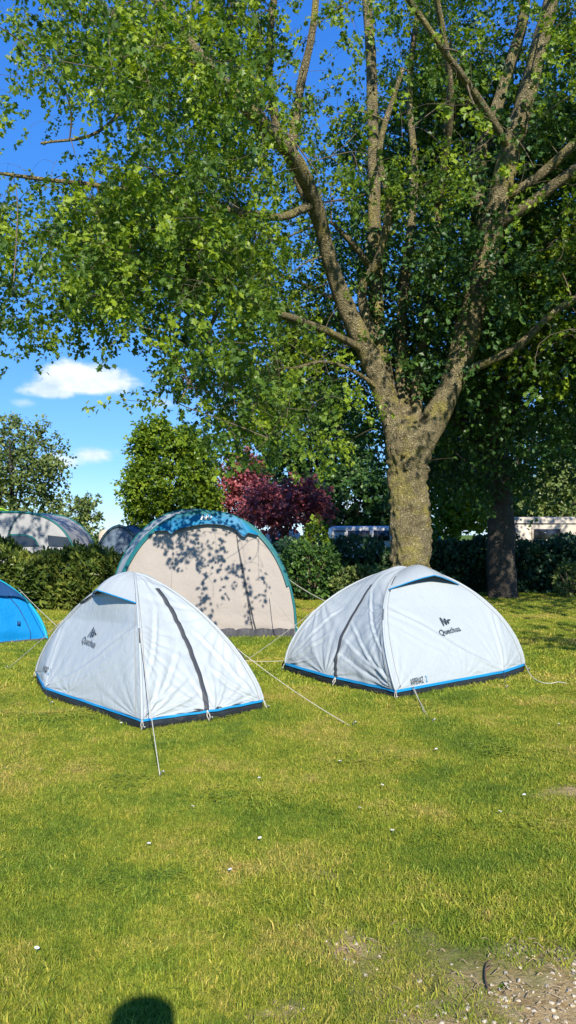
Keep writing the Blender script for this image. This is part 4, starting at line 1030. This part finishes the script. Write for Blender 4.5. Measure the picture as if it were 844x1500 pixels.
def limb_clear(P, g):
    # leaves grow at the twig ends, not along the thick limbs; the inside of the crown is open
    near = np.zeros(len(P), bool); px, py = proj(P)
    for Q in limbs[:16]:
        q = Q[Q[:, 3] > 0.07]
        if len(q): near |= np.min(((P[:, None, :] - q[None, ::3, :3]) ** 2).sum(-1), 1) < 0.70 ** 2
    ok = ~(near & (g.uniform(size=len(P)) < 0.85))
    return ok & ~((P[:, 0] > -0.2) & (P[:, 2] < 10.0) & (P[:, 1] < 12.4) & (px < 880) & ((P[:, 2] > 4) | (P[:, 0] > 0.9)) & (g.uniform(size=len(P)) < 0.77))
def big_tree_ok(P, g):
    u = g.uniform(size=len(P)); ok = P[:, 2] > 1.9
    px, py = proj(P)
    inf = (py > -20) & (px > -20) & (px < 864)
    dn = density(px, py)
    # clumps
    cn = snoise(P, 1.2, 77) * 0.75 + snoise(P, 0.5, 78) * 0.75
    dn = np.where(inf, dn ** 1.3 * (0.8 + 1.0 * cn), 0.62 + 0.6 * cn)
    dn = np.where(~inf & (py > 560), dn * 0.3, dn); dn = np.where(~inf & (py > 660), 0.0, dn)
    ok &= u < dn
    # limbs stay visible in the middle of the crown
    ok &= limb_clear(P, g)
    mid = (px > 440) & (px < 790) & (py > 300) & (py < 640) & (P[:, 1] < 13.2)
    ok &= ~(mid & (g.uniform(size=len(P)) < 0.8))
    k = P[:, 2] / math.tan(SUN_EL); hx, hy = -TO_SUN[0] / math.cos(SUN_EL), -TO_SUN[1] / math.cos(SUN_EL)
    Sy = P[:, 1] + hy * k; v = g.uniform(size=len(P))
    ok &= Sy > 10.0
    ok &= ~((Sy < 10.8) & (v > 0.12))
    k2 = np.clip((10.8 - P[:, 1]) / hy, 0, 99); zs = P[:, 2] - k2 * math.tan(SUN_EL); xs_ = P[:, 0] + hx * k2
    onb = (P[:, 1] < 10.8) & (zs > 0) & (zs < 2.1) & (xs_ > -2.6) & (xs_ < 0.2)
    ok &= ~(onb & (v > 0.95)); ok &= ~(onb & (xs_ < -2.0) & (v > 0.2))
    xg = P[:, 0] + hx * k; ok &= ~(~onb & (Sy < 16.5) & (v > 0.30) & (P[:, 0] > 1.5) & (xg < 4.0)); ok &= ~(~onb & (Sy < 12.5) & (v > 0.35) & (xg >= 4.0))
    ok &= ~(~onb & (Sy < 15.0) & (v > 0.45))
    ok &= P[:, 1] > 7.6
    # sunny gaps: let the light through to the places the photo shows sunlit
    ok &= sun_gap(P, g)
    ok &= ~(~inf & (P[:, 1] < 11) & (P[:, 2] > 8.5) & (g.uniform(size=len(P)) < 0.6))
    return ok
tw = MB()
Pb = crown_points(9000, (1.3, 11.6, 8.0), (8.6, 6.4, 7.2), g); Pb = Pb[big_tree_ok(Pb, g)][:420]
NODES, NR, _ = attach(NODES, NR, Pb, 0.6, 0.007, tw, g, 6, 0.10, 8, 0.035, 0.06)
Ps = crown_points(90000, (1.3, 11.6, 8.0), (9.0, 6.8, 7.6), g)
Ps = Ps[big_tree_ok(Ps, g)]
px, py = proj(Ps); inf_ = (py > -40) & (px > -60) & (px < 904)
Bc = Ps[inf_][:1350]; nb = 8
BQ = (Bc[:, None] + g.normal(0, 1, (len(Bc), nb, 3)) * np.array([0.30, 0.30, 0.12])).reshape(-1, 3)
BT = np.repeat(g.uniform(-0.35, 0.45, len(Bc)) , nb)
kb = bough_ok = (lambda: (g.uniform(size=len(BQ)) < 2))()
# keep the same sunny gaps and windows of sky clear of straying sprays
BK = density(*proj(BQ)) + 0.16 * snoise(BQ, 0.9, 79) > g.uniform(0.05, 0.55, len(BQ))
BK &= (BQ[:, 1] > 7.4) & limb_clear(BQ, g)
hx_, hy_ = -TO_SUN[0] / math.cos(SUN_EL), -TO_SUN[1] / math.cos(SUN_EL)
BK &= (BQ[:, 1] + hy_ * BQ[:, 2] / math.tan(SUN_EL)) > 10.2
BQ, BT = BQ[BK], BT[BK]
inf = (py > -40) & (px > -60) & (px < 904)
Pin = BQ; Pout = Ps[~inf][:2200]; print('avail', inf.sum(), (~inf).sum())
# extra sprays hanging along the low left branch ends
ext = []
for Q in (limbs[12], limbs[13], limbs[14], limbs[2], limbs[18], limbs[20]):
    for _ in range(150):
        q = Q[g.integers(len(Q) // 3, len(Q))][:3] + g.normal(0, [0.45, 0.45, 0.30]); ext.append(q)
ext = np.array(ext); ext = ext[big_tree_ok(ext, g)]
BT = np.concatenate([BT, g.uniform(-.2, .3, len(ext))]); Pin = np.concatenate([Pin, ext])
_, _, Din = attach(NODES, NR, np.concatenate([Pin, Pout]), 0.5, 0.003, tw, g, 4, 0.12, 5, 0.010, 0.03)
tw.build('branches', M['twig'], tree1)
Din += g.normal(0, 0.25, Din.shape) * np.linalg.norm(Din, axis=1)[:, None] + np.array([0, 0, -0.03])
a = spray_leaves(Pin, Din[:len(Pin)], 21, 0.048, 0.096, g, 0.34); a = (*a[:4], np.clip(a[4] * 0.75 + 0.12 + np.repeat(BT, 21), 0, 1))
b = spray_leaves(Pout, Din[len(Pin):], 10, 0.11, 0.16, g, 0.5)
me1 = leaves_mesh(leaf_lobed(), *a); crown = link('crown', me1, M['leaf1'], tree1)
me2 = leaves_mesh(leaf_lobed(), *b); link('crown', me2, M['leaf1'], tree1)
print('big tree sprays', len(Pin), len(Pout))

# ---------------- generic tree
def tree(name, label, x, y, h, z0, ctr, rad, trunk_r, leafmat, barkmat, nspray, nl, lsize, tmpl, seed, inner=0.35, group=None, sec=60, ok=None, len_=0.5, lean=0.0, nlimb=7, cut=None):
    g = np.random.default_rng(seed); root = empty(name, (x, y, z0)); tag(root, label, 'tree', group)
    ctr = np.array(ctr, float); mb = MB()
    top = np.array([ctr[0] + lean, ctr[1], ctr[2] + rad[2] * 0.55]); b0 = np.array([x, y, z0])
    P = catmull([b0 + [0, 0, -0.1], b0 + [0, 0, 0.25], b0 + [-0.08, 0, (ctr[2] - rad[2] - z0) * 0.7 + (2.0 if trunk_r > .28 else .3)], (b0 * 0.5 + ctr * .5), ctr, top], 7)
    r = np.interp(np.linspace(0, 1, len(P)), [0, .08, .3, .6, 1], [1.5, 1.15, 1.0, .65, .12]) * trunk_r
    mb.add(*bark_tube(P, r, 14, 0.08, seed)); nodes = [P[len(P) // 3:]]; nr = [r[len(P) // 3:]]
    for k in range(nlimb):
        a_ = k * 2.4 + g.uniform(-.4, .4); s0 = int(len(P) * g.uniform(.38, .75)); e = ctr + np.array([math.cos(a_), math.sin(a_), g.uniform(-.3, .7)]) * np.array(rad) * 0.8
        Q = catmull([P[s0], P[s0] * .5 + e * .5 + [0, 0, 0.12 * np.linalg.norm(e - P[s0])], e], 8); rq = np.linspace(r[s0] * .6, 0.015, len(Q)); mb.add(*bark_tube(Q, rq, 8, 0.06, k)); nodes.append(Q); nr.append(rq)
    nodes = np.concatenate(nodes); nr = np.concatenate(nr); tw = MB()
    Pb = crown_points(sec * 3, ctr, rad, g, 0.5)
    if ok is not None: Pb = Pb[ok(Pb, g)]
    nodes, nr, _ = attach(nodes, nr, Pb[:sec], 0.6, 0.008, mb, g, 5, 0.1, 6, 0.05, 0.05)
    Ps = crown_points(nspray * 4, ctr, rad, g, inner)
    cl_ = snoise((Ps - ctr) / np.array(rad), 0.33, seed); rr = np.linalg.norm((Ps - ctr) / np.array(rad), axis=1)
    kk = (rr < 0.80 + 0.20 * cl_) & (g.uniform(size=len(Ps)) < 0.75 + 0.5 * cl_)
    if ok is not None: kk &= ok(Ps, g)
    Ps = Ps[kk][:nspray]
    _, _, D = attach(nodes, nr, Ps, 0.5, 0.003, mb, g, 3, 0.1, 4, 0.012)
    mb.build('trunk', M[barkmat], root)
    D = D / (np.linalg.norm(D, axis=1)[:, None] + 1e-9) * 0.4 + (Ps - ctr) / np.array(rad) * 0.6 + g.normal(0, 0.25, D.shape)
    link('crown', leaves_mesh(tmpl, *spray_leaves(Ps, D, nl, lsize * .75, lsize * 1.2, g, len_)), M[leafmat], root)
    print(name, len(Ps)); return root

# second big tree in the shade
y2 = 17.0; x2 = at(735, 800, y2)[0]
def ok2(P, g):
    px, py = proj(P); k = P[:, 2] > 2.5
    k &= ~((px > 560) & (px < 850) & (py > 700) & (g.uniform(size=len(P)) < 0.85)); k &= ~((py > 735)); k &= ~((px < 400) & (py > 690)); k &= ~((px < 345)); k &= ~((px < 420) & (py < 560) & (px > 0) & (g.uniform(size=len(P)) < .7))
    return k & sun_gap(P, g)
tree('shade_tree', 'second shade tree with a straight grey trunk beside the right hedge', x2, y2, 10, 0, (x2 - 0.6, y2, 6.6), (6.6, 4.6, 4.9), 0.30, 'leaf2', 'bark2', 6400, 15, 0.11, leaf_simple(.40), 41, 0.2, sec=110, ok=ok2, len_=0.6, nlimb=10)
# beyond the hedge
def T(name, label, px, y, ptop, pbot, wpx, leafmat, n, nl, ls, seed, zg=None, tr=0.12, depth=0.8, tm=None, **kw):
    x = at(px, 780, y)[0]; zt = at(px, ptop, y)[2]; zb = at(px, pbot, y)[2]; hw = wpx / 2 * y / FPX; g0 = float(ground_z(0, y)) if zg is None else zg
    tree(name, label, x, y, zt, g0, (x, y, (zt + zb) / 2), (hw, hw * depth, (zt - zb) / 2), tr, leafmat, 'bark2', n, nl, ls, tm or leaf_simple(.4), seed, **kw)
tree('young_tree', 'small young tree standing just beyond the right edge, dappling the lawn', 5.9, 4.6, 4.6, 0, (5.6, 4.3, 3.7), (1.7, 1.3, 1.0), 0.07, 'leaf2', 'bark2', 170, 12, 0.09, leaf_simple(.4), 61, 0.2, sec=20, len_=0.35, nlimb=5)
T('maple_tree', 'bright yellow green rounded tree behind the beige arched tent', 249, 27, 612, 815, 128, 'leaf_lime', 1900, 15, 0.14, 51, inner=0.55, len_=0.5)
T('plum_tree', 'dark red leaved tree right of the yellow green tree', 354, 29, 664, 770, 64, 'leaf_red', 480, 13, 0.13, 52, inner=0.3, tr=.09)
T('plum_tree', 'low dark red leaved tree with a thin trunk above the small white caravan', 418, 24.5, 708, 762, 132, 'leaf_red', 520, 13, 0.13, 53, inner=0.3, tr=.09)
T('field_tree', 'sparse olive green tree at the left edge above the lime tent', 18, 26, 612, 765, 165, 'leaf_olive', 700, 14, 0.13, 54, inner=0.3, len_=0.6)
T('sapling', 'small thin olive tree between the awning tent and the beige arched tent', 111, 34, 722, 800, 66, 'leaf_olive', 190, 12, 0.18, 55, inner=0.2, tr=.06)
T('hornbeam_tree', 'green tree behind the gap between red tree and thick trunk', 520, 32, 668, 800, 120, 'leaf2', 800, 12, 0.19, 56, inner=0.4)
T('hornbeam_tree', 'tall green tree behind the gap between the two trunks', 668, 24, 560, 800, 120, 'leaf_lime', 900, 14, 0.16, 57, inner=0.4)
T('broadleaf_tree', 'broad dark green tree behind the second trunk', 760, 34, 560, 770, 300, 'leaf2', 1100, 13, 0.24, 58, inner=0.4, tr=.25)
T('broadleaf_tree', 'tall dark green tree behind the red leaved trees', 455, 36, 540, 740, 200, 'leaf2', 900, 12, 0.24, 59, inner=0.3, tr=.22)
T('broadleaf_tree', 'green bushy tree above the cream caravan', 840, 30, 690, 790, 150, 'leaf_olive', 700, 13, 0.19, 60, inner=0.3)

# ---------------- hedges and shrubs
def hedge(name, label, x0, x1, y0, y1, H, n, ls, mat, tmpl, seed, cat='hedge', rounded=0.25, core=0.22, zb=0.0):
    g = np.random.default_rng(seed); L = x1 - x0
    root = empty(name, ((x0 + x1) / 2, (y0 + y1) / 2, zb)); tag(root, label, cat)
    # front, top and back shell
    s = g.uniform(0, 1, n); per = H + (y1 - y0) + H * 0.5; q = s * per; x = g.uniform(x0, x1, n)
    P = np.zeros((n, 3)); Nn = np.zeros((n, 3))
    a = q < H; P[a] = np.column_stack([x[a], np.full(a.sum(), y0), q[a]]); Nn[a] = (0, -1, 0.25)
    b_ = (q >= H) & (q < H + y1 - y0); P[b_] = np.column_stack([x[b_], y0 + q[b_] - H, np.full(b_.sum(), H)]); Nn[b_] = (0, -0.1, 1)
    c = ~a & ~b_; P[c] = np.column_stack([x[c], np.full(c.sum(), y1), H - (q[c] - H - (y1 - y0))]); Nn[c] = (0, 1, .2)
    ctr = np.array([0, (y0 + y1) / 2, 0])
    bump_ = 0.14 * snoise(P, 0.6, seed) + 0.07 * snoise(P, 0.22, seed + 1)
    e = np.maximum(0, P[:, 2] - (H - rounded)); edge = (np.abs(P[:, 1] - ctr[1]) > (y1 - y0) * .35); P[:, 1] += np.where(edge, np.sign(ctr[1] - P[:, 1]) * e * 0.7, 0)
    P += Nn * (bump_ - np.abs(g.normal(0, 0.10, n)))[:, None]
    for xe, sg in ((x0, -1), (x1, 1)):
        m_ = np.abs(P[:, 0] - xe) < 0.2
    D = Nn + g.normal(0, 0.75, (n, 3)) + np.array([0, 0, 0.25]); nr = Nn * 0.5 + g.normal(0, 0.6, (n, 3)) + TO_SUN * 0.4
    P[:, 2] = np.maximum(P[:, 2], 0.02); P[:, 2] += zb
    link('foliage', leaves_mesh(tmpl, P, D, nr, g.uniform(ls * .6, ls * 1.25, n), np.clip(g.uniform(0, 1, n) * .6 + .4 * (snoise(P, .5, seed + 5) * .5 + .5), 0, 1)), M[mat], root)
    # inner twiggy mass
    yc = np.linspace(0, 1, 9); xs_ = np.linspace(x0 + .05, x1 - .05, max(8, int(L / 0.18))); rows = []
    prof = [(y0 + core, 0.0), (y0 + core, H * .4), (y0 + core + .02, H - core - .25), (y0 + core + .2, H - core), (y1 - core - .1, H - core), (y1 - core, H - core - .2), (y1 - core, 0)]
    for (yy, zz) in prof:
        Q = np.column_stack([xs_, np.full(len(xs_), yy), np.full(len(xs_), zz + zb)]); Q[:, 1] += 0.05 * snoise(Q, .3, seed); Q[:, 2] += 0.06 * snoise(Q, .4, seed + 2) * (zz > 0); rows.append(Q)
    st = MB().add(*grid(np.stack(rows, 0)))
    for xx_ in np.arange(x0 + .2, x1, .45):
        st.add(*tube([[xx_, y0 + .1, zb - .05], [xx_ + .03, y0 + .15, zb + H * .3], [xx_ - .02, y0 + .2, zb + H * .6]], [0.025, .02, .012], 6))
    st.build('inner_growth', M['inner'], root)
    return root
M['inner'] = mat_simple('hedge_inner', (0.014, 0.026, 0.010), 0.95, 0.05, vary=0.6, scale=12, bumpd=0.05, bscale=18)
hedge('laurel_hedge', 'clipped laurel hedge behind the blue tent, sunlit at its left end', at(-110, 790, 14.4)[0], at(205, 790, 14.4)[0], 14.4, 15.6, at(0, 797, 14.5)[2] - 0.17, 11000, 0.15, 'leaf_hedge', leaf_long(), 71)
hedge('dark_hedge', 'dense dark green hedge behind the two trunks', at(600, 790, 18.2)[0], at(900, 790, 18.2)[0], 18.2, 19.4, at(700, 786, 18.2)[2] - 0.14, 9000, 0.10, 'leaf_hedge_dark', leaf_simple(.42), 72)
hedge('mixed_hedge', 'uneven dark hedge between the beige arched tent and the thick trunk', at(200, 790, 17.5)[0], at(604, 790, 17.5)[0], 17.6, 18.6, at(500, 800, 17.5)[2] - 0.05, 8000, 0.11, 'leaf_hedge_dark', leaf_simple(.42), 73)
def shrub(name, label, px, y, ptop, wpx, mat, n, ls, seed, tm=None, pbase=None):
    g = np.random.default_rng(seed); x = at(px, 780, y)[0]; zt = at(px, ptop, y)[2]; hw = wpx / 2 * y / FPX; g0 = float(ground_z(0, y))
    root = empty(name, (x, y, g0)); tag(root, label, 'shrub')
    c = np.array([x, y, g0 + (zt - g0) * .5]); rd = np.array([hw, hw * .7, (zt - g0) * .52]); st = MB(); ends = []
    P = crown_points(n, c, rd, g, .6); cl_ = snoise((P - c) / rd, .35, seed); rr = np.linalg.norm((P - c) / rd, axis=1); P = P[rr < .86 + .2 * cl_]; P = P[P[:, 2] > g0 + .05]
    for k in range(16):
        e = c + (P[g.integers(len(P))] - c) * .85; st.add(*tube(catmull([[x + g.normal(0, .1), y, g0 - .05], [(x + e[0]) / 2, (y + e[1]) / 2, g0 + (e[2] - g0) * .6], e], 5), np.linspace(.022, .006, 11), 5))
    st.build('stems', M['twig'], root)
    D = (P - c) / rd + g.normal(0, .6, P.shape); nr = g.normal(0, .7, P.shape) + TO_SUN * .5 + [0, 0, .5]
    link('foliage', leaves_mesh(tm or leaf_simple(.4), P, D, nr, g.uniform(ls * .6, ls * 1.2, len(P)), np.clip(g.uniform(0, 1, len(P)), 0, 1)), M[mat], root)
shrub('golden_shrub', 'yellow green shrub top above the uneven hedge', 464, 17.3, 758, 56, 'leaf_lime', 1900, .09, 81)
shrub('shrub', 'green rounded shrub against the hedge left of the thick trunk', 455, 16.6, 790, 110, 'leaf2', 3600, .10, 82)
shrub('shrub', 'loose light green shrub directly left of the thick trunk', 528, 16.0, 826, 100, 'leaf_olive', 2400, .09, 83)
shrub('variegated_shrub', 'pale leaved shrub at the foot of the dark hedge near the right edge', 832, 17.3, 822, 52, 'leaf_olive', 1300, .08, 84)

# ------------------------------------------------------------------ small things on the lawn
M['petal'] = mat_simple('petal', (0.8, 0.8, 0.78), 0.6); M['pollen'] = mat_simple('pollen', (0.7, 0.45, 0.03), 0.7); M['stalk'] = mat_simple('stalk', (0.08, 0.16, 0.03), 0.7)
def daisy_meshes():
    st = MB().add(*tube([[0, 0, 0], [0.003, 0, 0.025], [0, 0, 0.05]], 0.0014, 5)); pe = MB(); di = MB()
    for k in range(13):
        a = k / 13 * 6.283; c, s_ = math.cos(a), math.sin(a); L = 0.013
        pts_ = [(0.003, -0.0015), (0.011, -0.0028), (L, 0), (0.011, 0.0028), (0.003, 0.0015)]
        pe.add([(x * c - y * s_, x * s_ + y * c, 0.051 + 0.10 * x) for x, y in pts_], [np.array([[0, 1, 2, 3, 4]])])
    V = [(0.0042 * math.cos(a), 0.0042 * math.sin(a), 0.0525) for a in np.linspace(0, 6.283, 9)[:-1]] + [(0, 0, 0.056)]
    di.add(V, [np.array([[i, (i + 1) % 8, 8] for i in range(8)])])
    return st.mesh(), pe.mesh(False), di.mesh()
sm, pm, dm_ = daisy_meshes()
for me_, mt in ((sm, 'stalk'), (pm, 'petal'), (dm_, 'pollen')): me_.materials.append(M[mt])
for k, (a, b_) in enumerate([(60, 1127), (8, 1125), (281, 1181), (340, 1273), (50, 1388), (498, 1114), (558, 1149), (730, 1188), (380, 1139), (525, 1183), (770, 1163), (575, 1216), (383, 1226), (179, 1058), (218, 1235), (640, 1096), (690, 1090), (820, 1060)]):
    q = gnd(a, b_, 0.04); r_ = empty('daisy', (q[0], q[1], 0), k * 1.7); r_.scale = (0.75, 0.75, 0.8)
    r_.rotation_euler = (R(-12) * math.cos(k), R(12) * math.sin(k * 2), k * 1.7)
    tag(r_, 'small white daisy open in the short lawn', 'flower', 'daisies scattered in the lawn')
    for nme, me_ in (('stem', sm), ('petals', pm), ('flower_centre', dm_)):
        o = bpy.data.objects.new(nme, me_); C.objects.link(o); o.parent = r_
# stick
M['stick'] = mat_simple('stick', (0.13, 0.085, 0.05), 0.9, vary=.4)
sp_ = catmull([gnd(724, 1405, .012), gnd(713, 1412, .012), gnd(711, 1432, .012), gnd(716, 1452, .012)], 6)
tag(MB().add(*tube(sp_, np.linspace(.002, .0045, len(sp_)), 7)).add(*tube([sp_[9], sp_[9] + [0.03, 0.02, .006]], [.005, .002], 5)).build('stick', M['stick']), 'curved brown twig lying on the bare gravelly soil', 'stick')
# gravel and dry bits
def rocks(n, seed, s0, s1, flat=0.5):
    g = np.random.default_rng(seed); mb = MB()
    q = g.uniform([-0.5, 1.3], [3.2, 3.8], (n * 14, 2)); q = q[bare_amount(q[:, 0], q[:, 1]) > g.uniform(.35, 1.1, len(q))]
    c0 = gnd(850, 1520); dd = np.hypot(q[:, 0] - c0[0], q[:, 1] - c0[1]); q = q[g.uniform(size=len(q)) < np.clip(1.5 - dd * 1.1, .08, 1)][:n]
    ico = np.array([[0, 0, 1], [.89, 0, .45], [.28, .85, .45], [-.72, .53, .45], [-.72, -.53, .45], [.28, -.85, .45], [.72, .53, -.45], [-.28, .85, -.45], [-.89, 0, -.45], [-.28, -.85, -.45], [.72, -.53, -.45], [0, 0, -1]])
    f = np.array([[0, 1, 2], [0, 2, 3], [0, 3, 4], [0, 4, 5], [0, 5, 1], [1, 6, 2], [2, 7, 3], [3, 8, 4], [4, 9, 5], [5, 10, 1], [1, 10, 6], [2, 6, 7], [3, 7, 8], [4, 8, 9], [5, 9, 10], [11, 7, 6], [11, 8, 7], [11, 9, 8], [11, 10, 9], [11, 6, 10]])
    for p_ in q:
        s = s0 + (s1 - s0) * g.uniform() ** 2.5; v = ico * g.uniform(.7, 1.25, (12, 1)) * [s, s * g.uniform(.5, .9), s * flat]; a = g.uniform(0, 6.28); c, s_ = math.cos(a), math.sin(a)
        v = v @ np.array([[c, s_, 0], [-s_, c, 0], [0, 0, 1]]) + [p_[0], p_[1], s * flat * .35 + .006]; mb.add(v, f)
    return mb
M['gravel'] = mat_simple('gravel', (0.50, 0.43, 0.31), 0.85, .2, vary=.35, scale=45)
tag(rocks(1600, 5, .002, .011).build('gravel', M['gravel'], smooth=False), 'pale stone chips scattered over the bare soil', 'gravel', kind='stuff')
g = np.random.default_rng(9); q = g.uniform([-0.5, 1.3], [3.2, 3.8], (9000, 2)); q = q[bare_amount(q[:, 0], q[:, 1]) > g.uniform(.2, 1.0, len(q))][:420]; mb = MB()
for p_ in q:
    a = g.uniform(0, 3.14); L = g.uniform(.006, .024); d = np.array([math.cos(a), math.sin(a), 0]) * L; c = np.array([p_[0], p_[1], .014]); mb.add(*tube([c - d, c + d * .1 + [0, 0, g.uniform(0, .01)], c + d], g.uniform(.0008, .002), 3, False))
M['straw'] = mat_simple('straw', (0.40, 0.29, 0.17), .85, .2, vary=.7, scale=30)
tag(mb.build('dry_debris', M['straw']), 'dry stalks and fine twigs littered over the bare soil', 'debris', kind='stuff')

# ------------------------------------------------------------------ photographer (throws the shadow at the bottom of the picture)
def skin_body(chains, name, mat, parent=None, sub=2):
    V = []; E = []; Rr = []; idx = {}
    for ch in chains:
        prev = None
        for p_, r_ in ch:
            key = tuple(round(v, 4) for v in p_)
            if key not in idx: idx[key] = len(V); V.append(p_); Rr.append(r_)
            k = idx[key]
            if prev is not None and prev != k: E.append((prev, k))
            prev = k
    me = bpy.data.meshes.new(name); me.from_pydata(V, E, []); o = link(name, me, mat, parent)
    sk = o.modifiers.new('skin', 'SKIN'); sk.use_smooth_shade = True
    for v, r_ in zip(me.skin_vertices[0].data, Rr): v.radius = (r_, r_)
    me.skin_vertices[0].data[0].use_root = True
    ss = o.modifiers.new('sub', 'SUBSURF'); ss.levels = sub; ss.render_levels = sub
    return o
M['skin'] = mat_simple('skin', (0.55, 0.34, 0.25), .5); M['shirt'] = mat_simple('shirt', (0.10, 0.14, 0.2), .8); M['jeans'] = mat_simple('jeans', (0.03, 0.05, .10), .85); M['hair'] = mat_simple('hair', (0.04, 0.025, .015), .7); M['phone'] = mat_simple('phone', (0.01, .01, .012), .2)
bx_ = 0.0; by = -0.23
person = empty('person', (bx_, by, 0)); tag(person, 'standing person in dark shirt and jeans holding up a phone, with flat topped headwear made up to square off the shadow', 'person')
pel = (bx_, by - .02, .93)
ch = [[(pel, .15), ((bx_, by - .01, 1.10), .135), ((bx_, by, 1.28), .15), ((bx_, by, 1.38), .12), ((bx_, by + .005, 1.45), .055), ((bx_, by + .02, 1.50), .052), ((bx_, by + .03, 1.56), .085), ((bx_, by + .035, 1.64), .09), ((bx_, by + .03, 1.685), .06)]]
for s_ in (-1, 1):
    ch.append([(pel, .15), ((bx_ + s_ * .10, by - .02, .86), .10), ((bx_ + s_ * .11, by + .01, .48), .062), ((bx_ + s_ * .115, by - .03, .10), .042), ((bx_ + s_ * .12, by + .05, .04), .04), ((bx_ + s_ * .125, by + .15, .03), .03)])
    ch.append([((bx_, by, 1.38), .12), ((bx_ + s_ * .17, by, 1.37), .065), ((bx_ + s_ * .24, by + .08, 1.15), .048), ((bx_ + s_ * .12, -0.08, 1.38), .034), ((bx_ + s_ * .075, -0.045, 1.44), .028)])
body = skin_body(ch, 'body', M['skin'], person)
hr = [[((bx_, by - .01, 1.58), .085), ((bx_, by - .01, 1.66), .105), ((bx_, by + .01, 1.70), .085)]]
skin_body(hr, 'hair', M['hair'], person)
th_ = np.linspace(0, 2 * np.pi, 33)[:-1]; added_hat = []  # unseen flat headwear, added only to square the top of the cast shadow
for z_, r_ in ((1.60, .135), (1.625, .112), (1.68, .108), (1.745, .104), (1.752, .096), (1.753, .01)):
    added_hat.append(np.column_stack([bx_ + r_ * .95 * np.cos(th_), by + .02 + r_ * np.sin(th_), np.full(32, z_ - 0.085)]))
added_hat = np.stack(added_hat); added_hat = np.concatenate([added_hat, added_hat[:, :1]], 1); MB().add(*grid(added_hat)).build('added_hat', M['shirt'], person)
sh = [[((bx_, by - .02, .92), .16), ((bx_, by - .01, 1.10), .147), ((bx_, by, 1.28), .162), ((bx_, by, 1.39), .12)]]
for s_ in (-1, 1): sh.append([((bx_, by, 1.39), .12), ((bx_ + s_ * .175, by, 1.37), .08), ((bx_ + s_ * .235, by + .07, 1.18), .064)])
skin_body(sh, 'shirt', M['shirt'], person)
jn = [[((bx_, by - .02, .93), .165)]]
jn = []
for s_ in (-1, 1): jn.append([((bx_, by - .02, .93), .16), ((bx_ + s_ * .10, by - .02, .84), .115), ((bx_ + s_ * .11, by + .01, .48), .078), ((bx_ + s_ * .115, by - .03, .08), .065)])
skin_body(jn, 'jeans', M['jeans'], person)
for s_ in (-1, 1):
    for f_ in range(4):
        z_ = 1.415 + f_ * .021; x_ = bx_ + s_ * .07
        skin_body([[((x_, -.05, z_), .010), ((x_ - s_ * .012, -.022, z_ + .002), .009), ((x_ - s_ * .032, -.030, z_ + .004), .007)]], 'finger', M['skin'], body, 1)
    skin_body([[((bx_ + s_ * .07, -.055, 1.43), .012), ((bx_ + s_ * .05, -.066, 1.45), .010), ((bx_ + s_ * .03, -.060, 1.465), .008)]], 'thumb', M['skin'], body, 1)
ph = MB().add(*box(-.038, .038, -.052, -.044, 1.36, 1.515)).build('phone', M['phone']); tag(ph, 'black phone held up by the person behind the camera', 'phone')
bv = ph.modifiers.new('bevel', 'BEVEL'); bv.width = .003; bv.segments = 2

finish_grass()
